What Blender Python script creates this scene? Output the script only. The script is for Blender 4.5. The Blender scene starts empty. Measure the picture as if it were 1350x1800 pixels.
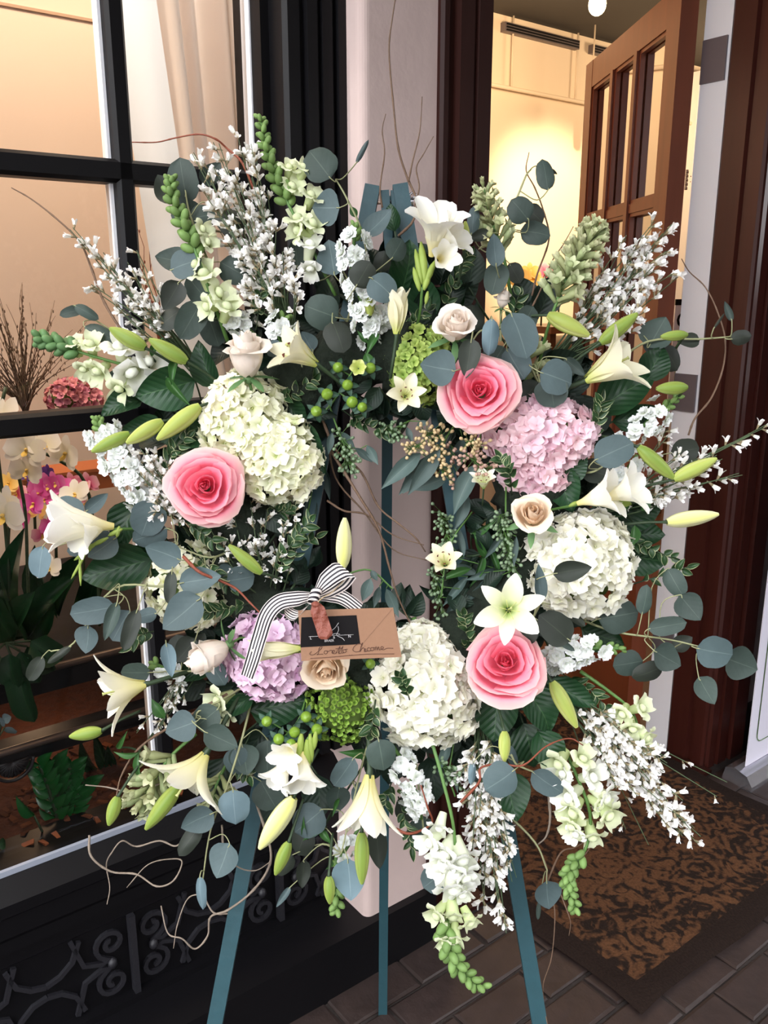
import bpy, math, random
from mathutils import Vector, Matrix
random.seed(7)
rnd = random.random
def U_(a, b): return a + (b - a) * rnd()
PI = math.pi
scene = bpy.context.scene

# ---------------------------------------------------------------- camera, world, exposure
FPX, H, PITCH = 1508.0, 1.55, math.radians(14.5)
ct, st = math.cos(PITCH), math.sin(PITCH)
cam_d = bpy.data.cameras.new('camera'); cam = bpy.data.objects.new('camera', cam_d)
scene.collection.objects.link(cam); scene.camera = cam
cam.location = (0, 0, H); cam.rotation_euler = (PI / 2 - PITCH, 0, 0)
cam_d.sensor_fit = 'VERTICAL'; cam_d.sensor_height = 36.0; cam_d.lens = 36.0 * FPX / 1800.0
cam_d.clip_start = 0.02
CR, CU, CB = Vector((1, 0, 0)), Vector((0, st, ct)), Vector((0, -ct, st))
PHI = math.radians(52.7)
WU, WM = Vector((math.sin(PHI), math.cos(PHI), 0)), Vector((-math.cos(PHI), math.sin(PHI), 0))

world = bpy.data.worlds.new('world'); scene.world = world; world.use_nodes = True
wn = world.node_tree; wn.nodes.clear()
wo = wn.nodes.new('ShaderNodeOutputWorld'); wb = wn.nodes.new('ShaderNodeBackground')
wb.inputs[0].default_value = (0.95, 0.965, 1.0, 1); wb.inputs[1].default_value = 6.1
wn.links.new(wb.outputs[0], wo.inputs[0])
scene.view_settings.view_transform = 'Standard'; scene.view_settings.look = 'None'
scene.view_settings.exposure = 0.0; scene.view_settings.gamma = 1.0
scene.view_settings.use_curve_mapping = False

def W(t, s, z): return WU * t + WM * s + Vector((0, 0, z))
def P(px, py, off=0.0):
    d = 1.36 - off
    return Vector((0, 0, H)) + (CR * ((px - 675) / FPX) + CU * ((900 - py) / FPX) - CB) * d
def PX(off): return (1.36 - off) / FPX
def onplane(px, py, s):
    r = CR * ((px - 675) / FPX) + CU * ((900 - py) / FPX) - CB
    return Vector((0, 0, H)) + r * (s / r.dot(WM))

def lamp(name, kind, loc, power, color, size=0.1, rot=None, spot=None):
    d = bpy.data.lights.new(name, kind); d.energy = power; d.color = color
    if kind == 'AREA': d.size = size
    else: d.shadow_soft_size = size
    if kind == 'SPOT' and spot: d.spot_size = math.radians(spot); d.spot_blend = 0.7
    o = bpy.data.objects.new(name, d); scene.collection.objects.link(o); o.location = loc
    if rot is not None: o.rotation_mode = 'QUATERNION'; o.rotation_quaternion = (rot - loc).to_track_quat('-Z', 'Y')
    return o
WARM = (1.0, 0.78, 0.57)
lamp('display_lamp', 'SPOT', W(-0.1, 1.75, 2.7), 52, WARM, 0.12, W(0.35, 2.4, 1.25), 120)
lamp('display_lamp', 'SPOT', W(0.9, 1.9, 2.7), 34, WARM, 0.12, W(0.75, 2.4, 1.3), 110)
lamp('display_lamp', 'SPOT', W(0.2, 1.85, 2.5), 30, (1, .8, .6), 0.08, W(0.42, 2.0, 1.1), 50)
lamp('curtain_fill', 'SPOT', W(.12, 1.535, 2.75), 60, (1, .97, .93), 0.03, W(.72, 1.57, 1.8), 40)  # added light without a fixture, brightens the white curtain edge
lamp('curtain_fill', 'SPOT', W(.80, 1.54, 2.9), 90, (1, .86, .74), 0.04, W(.86, 1.64, 1.8), 60)  # second added light, brightens the curtain folds
lamp('room_lamp', 'POINT', W(3.4, 3.0, 2.7), 55, (1, .66, .38), 0.2)
lamp('room_lamp', 'SPOT', W(3.7, 2.5, 2.9), 330, (1, .76, .46), 0.06, W(4.42, 4.0, 1.85), 46)
lamp('room_lamp', 'POINT', W(1.7, 2.9, 2.7), 34, (1, .66, .38), 0.2)
lamp('room_lamp', 'POINT', W(5.5, 3.1, 2.7), 50, (1, .70, .42), 0.2)
lamp('display_lamp', 'POINT', W(.45, 1.95, .76), 2.2, (1, .62, .36), 0.05)

# ---------------------------------------------------------------- materials
def lin(c):
    r = []
    for v in c[:3]:
        v = v / 255.0
        r.append(v / 12.92 if v <= 0.04045 else ((v + 0.055) / 1.055) ** 2.4)
    return (r[0], r[1], r[2], 1)
def newmat(name):
    m = bpy.data.materials.new(name); m.use_nodes = True
    n = m.node_tree; b = n.nodes['Principled BSDF']
    return m, n, b
def nd(n, t, **k):
    x = n.nodes.new(t)
    for a, v in k.items(): setattr(x, a, v)
    return x
def plain(name, c, rough=0.6, metal=0.0, bump=0.0, bscale=40.0, var=0.0, spec=0.5):
    m, n, b = newmat(name)
    b.inputs['Base Color'].default_value = lin(c); b.inputs['Roughness'].default_value = rough
    b.inputs['Metallic'].default_value = metal; b.inputs['Specular IOR Level'].default_value = spec
    if bump or var:
        tc = nd(n, 'ShaderNodeTexCoord'); no = nd(n, 'ShaderNodeTexNoise'); no.inputs['Scale'].default_value = bscale
        no.inputs['Detail'].default_value = 4
        n.links.new(tc.outputs['Object'], no.inputs['Vector'])
        if bump:
            bp = nd(n, 'ShaderNodeBump'); bp.inputs['Strength'].default_value = bump; bp.inputs['Distance'].default_value = 0.01
            n.links.new(no.outputs[0], bp.inputs['Height']); n.links.new(bp.outputs[0], b.inputs['Normal'])
        if var:
            mx = nd(n, 'ShaderNodeMix', data_type='RGBA'); c2 = lin(c)
            mx.inputs['A'].default_value = tuple(v * (1 - var) for v in c2[:3]) + (1,)
            mx.inputs['B'].default_value = tuple(min(1, v * (1 + var)) for v in c2[:3]) + (1,)
            n.links.new(no.outputs[0], mx.inputs['Factor']); n.links.new(mx.outputs['Result'], b.inputs['Base Color'])
    return m
def petalmat(name, c0, c1, trans=0.25, rough=0.55, var=0.12, mid=None, hue=0.0, spec=0.3, p=0.5):
    """colour runs from c0 (attribute shade 0, the throat) to c1 (rim); small object-to-object variation"""
    m, n, b = newmat(name)
    at = nd(n, 'ShaderNodeAttribute', attribute_name='shade'); cr = nd(n, 'ShaderNodeValToRGB')
    e = cr.color_ramp.elements; e[0].color = lin(c0); e[1].color = lin(c1)
    if mid: q = e.new(p); q.color = lin(mid)
    n.links.new(at.outputs['Fac'], cr.inputs[0])
    oi = nd(n, 'ShaderNodeObjectInfo'); mr = nd(n, 'ShaderNodeMapRange')
    mr.inputs['To Min'].default_value = 1 - var; mr.inputs['To Max'].default_value = 1 + var
    n.links.new(oi.outputs['Random'], mr.inputs['Value'])
    hs = nd(n, 'ShaderNodeHueSaturation'); n.links.new(cr.outputs[0], hs.inputs['Color'])
    n.links.new(mr.outputs[0], hs.inputs['Value'])
    if hue:
        m2 = nd(n, 'ShaderNodeMapRange'); m2.inputs['To Min'].default_value = 0.5 - hue; m2.inputs['To Max'].default_value = 0.5 + hue
        ml = nd(n, 'ShaderNodeMath', operation='MULTIPLY'); ml.inputs[1].default_value = 7.31
        fr = nd(n, 'ShaderNodeMath', operation='FRACT')
        n.links.new(oi.outputs['Random'], ml.inputs[0]); n.links.new(ml.outputs[0], fr.inputs[0])
        n.links.new(fr.outputs[0], m2.inputs['Value']); n.links.new(m2.outputs[0], hs.inputs['Hue'])
    n.links.new(hs.outputs[0], b.inputs['Base Color'])
    b.inputs['Roughness'].default_value = rough; b.inputs['Specular IOR Level'].default_value = spec
    if trans:
        tr = nd(n, 'ShaderNodeBsdfTranslucent'); mx = nd(n, 'ShaderNodeMixShader'); mx.inputs[0].default_value = trans
        n.links.new(hs.outputs[0], tr.inputs[0]); out = n.nodes['Material Output']
        n.links.new(b.outputs[0], mx.inputs[1]); n.links.new(tr.outputs[0], mx.inputs[2]); n.links.new(mx.outputs[0], out.inputs[0])
    return m
def leafmat(name, c, vein, rough=0.5, trans=0.12, var=0.25, spec=0.4, edge=None, ew=0.78, hue=0.0, side=0.0, nv=9.0):
    """leaf blades: shade attribute = distance from the midrib (0..1)"""
    m, n, b = newmat(name)
    at = nd(n, 'ShaderNodeAttribute', attribute_name='shade'); cr = nd(n, 'ShaderNodeValToRGB')
    e = cr.color_ramp.elements; e[0].color = lin(vein); e[1].color = lin(c); e[1].position = 0.045
    if edge:
        q = e.new(ew - 0.08); q.color = lin(c); q = e.new(ew + 0.05); q.color = lin(edge)
    n.links.new(at.outputs['Fac'], cr.inputs[0])
    tc = nd(n, 'ShaderNodeTexCoord'); no = nd(n, 'ShaderNodeTexNoise'); no.inputs['Scale'].default_value = 4; no.inputs['Detail'].default_value = 5
    n.links.new(tc.outputs['Object'], no.inputs['Vector'])
    oi = nd(n, 'ShaderNodeObjectInfo'); ad = nd(n, 'ShaderNodeMath', operation='ADD')
    n.links.new(oi.outputs['Random'], ad.inputs[0]); n.links.new(no.outputs[0], ad.inputs[1])
    mr = nd(n, 'ShaderNodeMapRange'); mr.inputs['From Min'].default_value = 0.4; mr.inputs['From Max'].default_value = 1.6
    mr.inputs['To Min'].default_value = 1 - var; mr.inputs['To Max'].default_value = 1 + var
    n.links.new(ad.outputs[0], mr.inputs['Value'])
    hs = nd(n, 'ShaderNodeHueSaturation'); n.links.new(cr.outputs[0], hs.inputs['Color']); n.links.new(mr.outputs[0], hs.inputs['Value'])
    if side:   # side veins running forward from the midrib
        sx = nd(n, 'ShaderNodeSeparateXYZ'); n.links.new(tc.outputs['Object'], sx.inputs[0])
        ab = nd(n, 'ShaderNodeMath', operation='ABSOLUTE'); n.links.new(sx.outputs[1], ab.inputs[0])
        a1 = nd(n, 'ShaderNodeMath', operation='MULTIPLY_ADD'); n.links.new(ab.outputs[0], a1.inputs[0]); a1.inputs[1].default_value = -.9; n.links.new(sx.outputs[0], a1.inputs[2])
        a2 = nd(n, 'ShaderNodeMath', operation='MULTIPLY'); n.links.new(a1.outputs[0], a2.inputs[0]); a2.inputs[1].default_value = nv
        a3 = nd(n, 'ShaderNodeMath', operation='PINGPONG'); n.links.new(a2.outputs[0], a3.inputs[0]); a3.inputs[1].default_value = .5
        a4 = nd(n, 'ShaderNodeMapRange'); n.links.new(a3.outputs[0], a4.inputs['Value']); a4.inputs['From Min'].default_value = .0; a4.inputs['From Max'].default_value = .07; a4.inputs['To Min'].default_value = side; a4.inputs['To Max'].default_value = 0
        mv = nd(n, 'ShaderNodeMix', data_type='RGBA'); n.links.new(a4.outputs[0], mv.inputs['Factor']); n.links.new(hs.outputs[0], mv.inputs['A']); mv.inputs['B'].default_value = lin(vein)
        bp = nd(n, 'ShaderNodeBump'); bp.inputs['Strength'].default_value = side * .35; bp.inputs['Distance'].default_value = .01; n.links.new(a3.outputs[0], bp.inputs['Height']); n.links.new(bp.outputs[0], b.inputs['Normal'])
        n.links.new(mv.outputs['Result'], b.inputs['Base Color'])
    else: n.links.new(hs.outputs[0], b.inputs['Base Color'])
    b.inputs['Roughness'].default_value = rough; b.inputs['Specular IOR Level'].default_value = spec
    if trans:
        tr = nd(n, 'ShaderNodeBsdfTranslucent'); mx = nd(n, 'ShaderNodeMixShader'); mx.inputs[0].default_value = trans
        n.links.new(hs.outputs[0], tr.inputs[0]); out = n.nodes['Material Output']
        n.links.new(b.outputs[0], mx.inputs[1]); n.links.new(tr.outputs[0], mx.inputs[2]); n.links.new(mx.outputs[0], out.inputs[0])
    return m
def glassmat():
    m = bpy.data.materials.new('glass'); m.use_nodes = True; n = m.node_tree; n.nodes.clear()
    o = nd(n, 'ShaderNodeOutputMaterial'); t = nd(n, 'ShaderNodeBsdfTransparent'); g = nd(n, 'ShaderNodeBsdfGlossy')
    g.inputs['Roughness'].default_value = 0.02; f = nd(n, 'ShaderNodeFresnel'); f.inputs['IOR'].default_value = 1.35
    t.inputs[0].default_value = (.97, .98, .98, 1)
    x = nd(n, 'ShaderNodeMixShader'); n.links.new(f.outputs[0], x.inputs[0]); n.links.new(t.outputs[0], x.inputs[1])
    n.links.new(g.outputs[0], x.inputs[2]); n.links.new(x.outputs[0], o.inputs[0]); return m
def emit(name, c, s):
    m = bpy.data.materials.new(name); m.use_nodes = True; n = m.node_tree; n.nodes.clear()
    o = nd(n, 'ShaderNodeOutputMaterial'); e = nd(n, 'ShaderNodeEmission'); e.inputs[0].default_value = lin(c); e.inputs[1].default_value = s
    n.links.new(e.outputs[0], o.inputs[0]); return m
def woodmat(name, c, rough=0.3, scale=(1, 1, .12)):
    m, n, b = newmat(name)
    tc = nd(n, 'ShaderNodeTexCoord'); mp = nd(n, 'ShaderNodeMapping'); mp.inputs['Scale'].default_value = scale
    no = nd(n, 'ShaderNodeTexNoise'); no.inputs['Scale'].default_value = 30; no.inputs['Detail'].default_value = 6
    n.links.new(tc.outputs['Object'], mp.inputs[0]); n.links.new(mp.outputs[0], no.inputs['Vector'])
    mx = nd(n, 'ShaderNodeMix', data_type='RGBA'); c2 = lin(c)
    mx.inputs['A'].default_value = tuple(v * .7 for v in c2[:3]) + (1,); mx.inputs['B'].default_value = tuple(v * 1.35 for v in c2[:3]) + (1,)
    n.links.new(no.outputs[0], mx.inputs['Factor']); n.links.new(mx.outputs['Result'], b.inputs['Base Color'])
    bp = nd(n, 'ShaderNodeBump'); bp.inputs['Strength'].default_value = .08; n.links.new(no.outputs[0], bp.inputs['Height'])
    n.links.new(bp.outputs[0], b.inputs['Normal']); b.inputs['Roughness'].default_value = rough
    return m
M = {}
M['black'] = plain('black_paint', (11, 10, 13), .45, spec=.25, bump=.05, bscale=25)
M['iron'] = plain('black_ironwork', (30, 29, 34), .5, bump=.15, bscale=80)
M['whitetrim'] = plain('white_paint', (246, 246, 250), .45)
M['plaster'] = plain('plaster', (206, 184, 178), .85, bump=.25, bscale=18, var=.05)
M['wood'] = woodmat('mahogany', (60, 27, 22), .22)
M['wooddark'] = woodmat('dark_mahogany', (46, 20, 15), .5)
M['wooddark'].node_tree.nodes['Principled BSDF'].inputs['Specular IOR Level'].default_value = .2
M['wooddoor'] = woodmat('door_mahogany', (112, 56, 34), .35)
M['peach'] = plain('peach_wall', (226, 204, 186), .9, bump=.05, bscale=3, var=.04)
M['cream'] = plain('cream_wall', (236, 222, 200), .9, bump=.1, bscale=3, var=.03)
M['curtain'] = petalmat('curtain_cloth', (240, 230, 224), (248, 242, 238), .2, .9, .02)
M['lit_edge'] = petalmat('curtain_daylit_edge', (250, 250, 250), (250, 250, 250), 0, .9, 0)  # whiter than the curtain, imitates daylight on its leading edge
M['glass'] = glassmat()
M['bulb'] = emit('bulb_glow', (255, 224, 170), 14.0)
M['steel'] = plain('hinge_metal', (112, 104, 108), .45, .3)
M['chrome'] = plain('polished_aluminium', (205, 205, 212), .2, .9)
M['banner'] = plain('banner_film', (226, 222, 236), .3)
M['green_line'] = plain('green_print', (90, 120, 70), .5)
M['blackprint'] = plain('black_print', (13, 10, 11), .7, spec=.15)
M['easel'] = plain('teal_paint', (36, 70, 78), .5, bump=.1, bscale=60, var=.15)
M['floorbase'] = plain('mortar', (38, 30, 27), .9, bump=.5, bscale=60, var=.3)
M['brick'] = plain('floor_brick', (45, 33, 30), .6, bump=.5, bscale=22, var=.45)
M['oak'] = woodmat('interior_floor', (96, 56, 34), .3)
M['eucA'] = leafmat('eucalyptus_green', (58, 72, 66), (84, 98, 88), .6, .10, .22, side=.10, nv=5.0)
M['eucB'] = leafmat('eucalyptus_blue', (76, 92, 94), (104, 120, 118), .62, .10, .15, side=.10, nv=5.0)
M['eucC'] = leafmat('eucalyptus_pale_blue', (104, 126, 134), (130, 150, 154), .62, .10, .12)
M['eucD'] = leafmat('eucalyptus_dark', (44, 50, 42), (62, 68, 56), .55, .10, .2)
M['seedleaf'] = leafmat('willow_leaf_green', (78, 96, 92), (104, 120, 112), .55, .10, .25)
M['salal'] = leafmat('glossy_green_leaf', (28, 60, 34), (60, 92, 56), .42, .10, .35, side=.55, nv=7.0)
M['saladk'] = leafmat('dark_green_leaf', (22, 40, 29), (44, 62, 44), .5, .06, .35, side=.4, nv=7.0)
M['bright'] = leafmat('fresh_green_leaf', (58, 98, 48), (92, 128, 72), .4, .15, .2)
M['varieg'] = leafmat('cream_edged_leaf', (44, 72, 40), (64, 92, 52), .42, .10, .2, edge=(176, 182, 140), ew=.86)
M['orchleaf'] = leafmat('orchid_leaf', (26, 58, 34), (40, 78, 44), .3, .05, .3)
M['stemg'] = plain('green_stem', (84, 122, 58), .5)
M['stemd'] = plain('dark_green_stem', (48, 66, 42), .55)
M['steml'] = plain('pale_stem', (150, 152, 112), .55)
M['bark'] = plain('willow_bark', (108, 84, 66), .7, bump=.3, bscale=200, var=.25)
M['barkred'] = plain('red_willow_bark', (128, 62, 40), .6, bump=.3, bscale=200, var=.2)
M['barkgrey'] = plain('grey_willow_bark', (138, 124, 110), .7, bump=.3, bscale=200, var=.2)
M['pink'] = petalmat('pink_rose_petal', (248, 124, 154), (255, 226, 218), .42, .5, .05, mid=(251, 156, 178), p=.52)
M['wrose'] = petalmat('white_rose_petal', (250, 234, 218), (252, 246, 240), .25, .5, .03)
M['wroseo'] = petalmat('cream_rose_petal', (248, 220, 188), (250, 238, 220), .25, .5, .03)
M['hydw'] = petalmat('white_hydrangea', (226, 228, 190), (246, 244, 234), .25, .6, .05, hue=.01, mid=(240, 238, 216), p=.35)
M['hydc'] = petalmat('cream_hydrangea', (206, 214, 140), (250, 248, 228), .25, .6, .07, hue=.02, mid=(240, 240, 206), p=.4)
M['hydp'] = petalmat('pink_hydrangea', (236, 196, 206), (248, 218, 226), .22, .6, .06, hue=.02)
M['hydl'] = petalmat('lilac_hydrangea', (224, 186, 212), (244, 216, 236), .22, .6, .06, hue=.02)
M['hydg'] = petalmat('green_hydrangea', (112, 140, 50), (174, 194, 104), .18, .6, .14, hue=.01)
M['hydt'] = petalmat('green_bud_hydrangea', (84, 120, 40), (140, 170, 70), .15, .6, .2)
M['core'] = plain('flower_core', (96, 118, 52), .8)
M['lily'] = petalmat('lily_petal', (196, 204, 96), (244, 240, 216), .25, .45, .04, mid=(240, 234, 196), p=.35)
M['lilyw'] = petalmat('white_lily_petal', (214, 206, 120), (250, 247, 236), .25, .45, .03, mid=(240, 232, 190), p=.4)
M['lilyg'] = petalmat('green_white_lily_petal', (150, 184, 70), (250, 248, 236), .25, .45, .03, mid=(232, 236, 190), p=.3)
M['anther'] = plain('lily_anther', (96, 44, 26), .8)
M['budY'] = petalmat('lily_bud', (150, 166, 78), (206, 210, 138), .12, .42, .06, mid=(182, 192, 100))
M['budG'] = petalmat('green_lily_bud', (112, 138, 54), (174, 188, 98), .12, .42, .06)
M['budC'] = petalmat('cream_lily_bud', (214, 214, 120), (244, 240, 206), .15, .42, .04)
M['snapw'] = petalmat('white_snapdragon', (228, 234, 200), (248, 248, 244), .25, .55, .04)
M['snapc'] = petalmat('cream_snapdragon', (200, 214, 150), (234, 238, 206), .25, .55, .06)
M['snapg'] = petalmat('green_snapdragon_bud', (82, 116, 58), (130, 160, 92), .12, .5, .15)
M['snapd'] = petalmat('dark_green_snapdragon_bud', (66, 104, 64), (106, 142, 90), .12, .5, .15)
M['tube'] = petalmat('tuberose_bud', (142, 156, 98), (206, 208, 168), .15, .5, .12, hue=.02)
M['stock'] = petalmat('white_stock', (226, 232, 210), (246, 248, 250), .28, .6, .03)
M['free'] = petalmat('white_freesia', (236, 222, 140), (252, 251, 246), .28, .45, .02, mid=(250, 246, 226), p=.3)
M['fbud'] = petalmat('freesia_bud', (118, 150, 56), (180, 194, 104), .15, .45, .1)
M['gen'] = petalmat('white_genista', (226, 224, 210), (252, 250, 250), .2, .6, .07)
M['genstem'] = plain('genista_stem', (74, 92, 62), .6)
M['genc'] = plain('genista_calyx', (140, 126, 96), .7)
M['berry'] = plain('green_berry', (118, 150, 50), .3, var=.1, bscale=3)
M['sepal'] = leafmat('blue_green_sepal', (46, 76, 58), (70, 98, 80), .5, .08, .2)
M['seedg'] = plain('green_seed', (120, 142, 110), .6, var=.2, bscale=90)
M['seedt'] = plain('tan_seed', (196, 172, 130), .6, var=.3, bscale=120)
M['seedp'] = plain('pink_seed', (176, 142, 126), .6, var=.3, bscale=120)
M['kraft'] = plain('kraft_paper', (138, 102, 78), .85, bump=.1, bscale=200, var=.05)
M['leather'] = plain('copper_leather', (128, 66, 50), .5, bump=.5, bscale=120, var=.2)
M['ink'] = plain('brown_ink', (84, 52, 40), .8)
M['foil'] = plain('white_print', (200, 196, 196), .4)
M['twine'] = plain('raffia', (180, 156, 120), .8)

# ---------------------------------------------------------------- mesh helper
class MB:
    def __init__(s): s.v = []; s.f = []; s.m = []; s.a = []; s.mi = 0; s.uv = None
    def vert(s, p, a=1.0): s.v.append((p[0], p[1], p[2])); s.a.append(a); return len(s.v) - 1
    def face(s, *i): s.f.append(i); s.m.append(s.mi)
    def grid(s, fn, nu, nv, closed=False):
        b = len(s.v)
        cols = nu if closed else nu + 1
        for j in range(nv + 1):
            for i in range(cols):
                p, a = fn(i / nu, j / nv); s.vert(p, a)
        for j in range(nv):
            for i in range(nu):
                i2 = (i + 1) % cols
                s.face(b + j * cols + i, b + j * cols + i2, b + (j + 1) * cols + i2, b + (j + 1) * cols + i)
    def tube(s, pts, r, n=5, a=1.0, cap=True):
        pts = [Vector(p) for p in pts]; k = len(pts)
        rs = r if isinstance(r, (list, tuple)) else [r] * k
        up = Vector((0, 0, 1)); b0 = len(s.v); x = None
        for i, p in enumerate(pts):
            d = (pts[min(i + 1, k - 1)] - pts[max(i - 1, 0)])
            if d.length < 1e-9: d = Vector((0, 0, 1))
            d.normalize()
            if x is None:
                x = d.cross(up)
                if x.length < 1e-3: x = d.cross(Vector((0, 1, 0)))
            x = x - d * x.dot(d)
            if x.length < 1e-6: x = d.orthogonal()
            x.normalize(); y = d.cross(x)
            for j in range(n):
                t = 2 * PI * j / n; s.vert(p + (x * math.cos(t) + y * math.sin(t)) * rs[i], a)
        for i in range(k - 1):
            for j in range(n):
                s.face(b0 + i * n + j, b0 + i * n + (j + 1) % n, b0 + (i + 1) * n + (j + 1) % n, b0 + (i + 1) * n + j)
        if cap:
            s.face(*[b0 + j for j in range(n)][::-1]); s.face(*[b0 + (k - 1) * n + j for j in range(n)])
    def ell(s, c, r, nu=8, nv=5, a=1.0, M3=None):
        c = Vector(c)
        def fn(u, v):
            th = v * PI; ph = u * 2 * PI
            q = Vector((r[0] * math.sin(th) * math.cos(ph), r[1] * math.sin(th) * math.sin(ph), r[2] * math.cos(th)))
            if M3 is not None: q = M3 @ q
            return c + q, a
        s.grid(fn, nu, nv, True)
    def box(s, t0, t1, s0, s1, z0, z1, T=None):
        T = T or W
        b = len(s.v)
        for z in (z0, z1):
            for (t, q) in ((t0, s0), (t1, s0), (t1, s1), (t0, s1)): s.vert(T(t, q, z))
        for f in ((3, 2, 1, 0), (4, 5, 6, 7), (0, 1, 5, 4), (1, 2, 6, 5), (2, 3, 7, 6), (3, 0, 4, 7)): s.face(*[b + i for i in f])
    def prism(s, prof, t0, t1):
        """profile of (s, z) points, extruded along the wall"""
        b = len(s.v); n = len(prof)
        for t in (t0, t1):
            for (q, z) in prof: s.vert(W(t, q, z))
        for i in range(n):
            j = (i + 1) % n; s.face(b + i, b + j, b + n + j, b + n + i)
        s.face(*[b + i for i in range(n)][::-1]); s.face(*[b + n + i for i in range(n)])
    def vprism(s, prof, z0, z1):
        b = len(s.v); n = len(prof)
        for z in (z0, z1):
            for (t, q) in prof: s.vert(W(t, q, z))
        for i in range(n):
            j = (i + 1) % n; s.face(b + i, b + j, b + n + j, b + n + i)
        s.face(*[b + i for i in range(n)][::-1]); s.face(*[b + n + i for i in range(n)])
    def petal(s, az, L, Wd, th0, th1, r0=0.0, cup=.25, tip=.5, ruf=0, nu=4, nv=6, k=1.0, z0=0.0, base=.25, twist=0, a0=0, a1=1):
        ca, sa = math.cos(az), math.sin(az)
        cl = [(r0, z0, th0)]; r, z = r0, z0; N = nv
        for j in range(1, N + 1):
            th = th0 + (th1 - th0) * ((j - .5) / N) ** k
            r += math.sin(th) * L / N; z += math.cos(th) * L / N
            cl.append((r, z, th0 + (th1 - th0) * (j / N) ** k))
        ph = U_(0, 6)
        def fn(u, v):
            j = int(round(v * N)); r, z, th = cl[j]; q = (u - .5) * 2
            w = (base + (1 - base) * math.sin(min(1, v / .55) * PI / 2)) if v < .55 else math.cos((v - .55) / .45 * PI / 2 * (.97 if tip > .3 else .86)) ** (tip if tip > .05 else .05)
            w *= Wd * .5
            n = cup * q * q * w + ruf * math.sin(q * 5 + ph + v * 4) * v * v * Wd * .5
            rr = r - math.cos(th) * n; zz = z + math.sin(th) * n; lat = q * w
            return (ca * rr - sa * lat, sa * rr + ca * lat, zz), a0 + (a1 - a0) * v
        s.grid(fn, nu, nv)
    def mesh(s, name, mats, smooth=True):
        me = bpy.data.meshes.new(name); me.from_pydata(s.v, [], s.f)
        if not isinstance(mats, (list, tuple)): mats = [mats]
        for m in mats: me.materials.append(m)
        if len(mats) > 1: me.polygons.foreach_set('material_index', s.m)
        me.polygons.foreach_set('use_smooth', [smooth] * len(s.f))
        at = me.attributes.new('shade', 'FLOAT', 'POINT'); at.data.foreach_set('value', s.a)
        me.update(); return me
COL = scene.collection
def link(name, me, parent=None, Mx=None):
    o = bpy.data.objects.new(name, me); COL.objects.link(o)
    if parent is not None: o.parent = parent
    if Mx is not None: o.matrix_basis = Mx
    return o
def thing(name, label, cat, loc, group=None, Mx=None):
    o = bpy.data.objects.new(name, None); COL.objects.link(o); o.empty_display_size = .02
    if Mx is not None: o.matrix_basis = Mx
    else: o.location = loc
    o['label'] = label; o['category'] = cat
    if group: o['group'] = group
    return o
def tag(o, label, cat, group=None):
    o['label'] = label; o['category'] = cat
    if group: o['group'] = group
    return o
def build(mb, name, mats, parent=None, smooth=True, origin=None, kind=None):
    """vertices given in world space; object placed at origin (or the parent's location)"""
    o0 = Vector(origin) if origin is not None else (parent.location.copy() if parent is not None else Vector(mb.v[0]))
    par = parent.location if parent is not None else Vector((0, 0, 0))
    mb.v = [(x - o0.x, y - o0.y, z - o0.z) for (x, y, z) in mb.v]
    ob = link(name, mb.mesh(name, mats, smooth), parent)
    ob.location = o0 - par
    if kind: ob['kind'] = kind
    return ob
def struct(mb, name, mats, smooth=False): return build(mb, name, mats, None, smooth, None, 'structure')
def frame(zd, xh):
    """3x3 world matrix from camera-frame vectors (x right, y up, z to the camera): Z along zd, X near xh"""
    z = (CR * zd[0] + CU * zd[1] + CB * zd[2]).normalized(); x = CR * xh[0] + CU * xh[1] + CB * xh[2]
    x = x - z * x.dot(z)
    if x.length < 1e-4: x = z.orthogonal()
    x.normalize(); y = z.cross(x)
    return Matrix((x, y, z)).transposed()
def mat4(M3, loc, sx=1, sy=None, sz=None):
    sy = sx if sy is None else sy; sz = sx if sz is None else sz
    m = (M3 @ Matrix.Diagonal((sx, sy, sz))).to_4x4(); m.translation = loc; return m
def smooth(pts, n=4):
    pts = [Vector(p) for p in pts]
    if len(pts) < 3: return pts
    q = [pts[0] * 2 - pts[1]] + pts + [pts[-1] * 2 - pts[-2]]; out = []
    for i in range(1, len(q) - 2):
        a, b, c, d = q[i - 1:i + 3]
        for k in range(n):
            t = k / n
            out.append(.5 * ((2 * b) + (c - a) * t + (2 * a - 5 * b + 4 * c - d) * t * t + (3 * b - a - 3 * c + d) * t ** 3))
    out.append(pts[-1]); return out

# ================================================================ THE BUILDING
m = MB(); m.box(-6, 12, -9, 1.30, -.2, 0)
m.box(-6, 1.27, 1.30, 1.6, -.2, 0); m.box(1.27, 12, 1.30, 1.62, -.2, 0)
fl = struct(m, 'floor', M['floorbase'])
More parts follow.
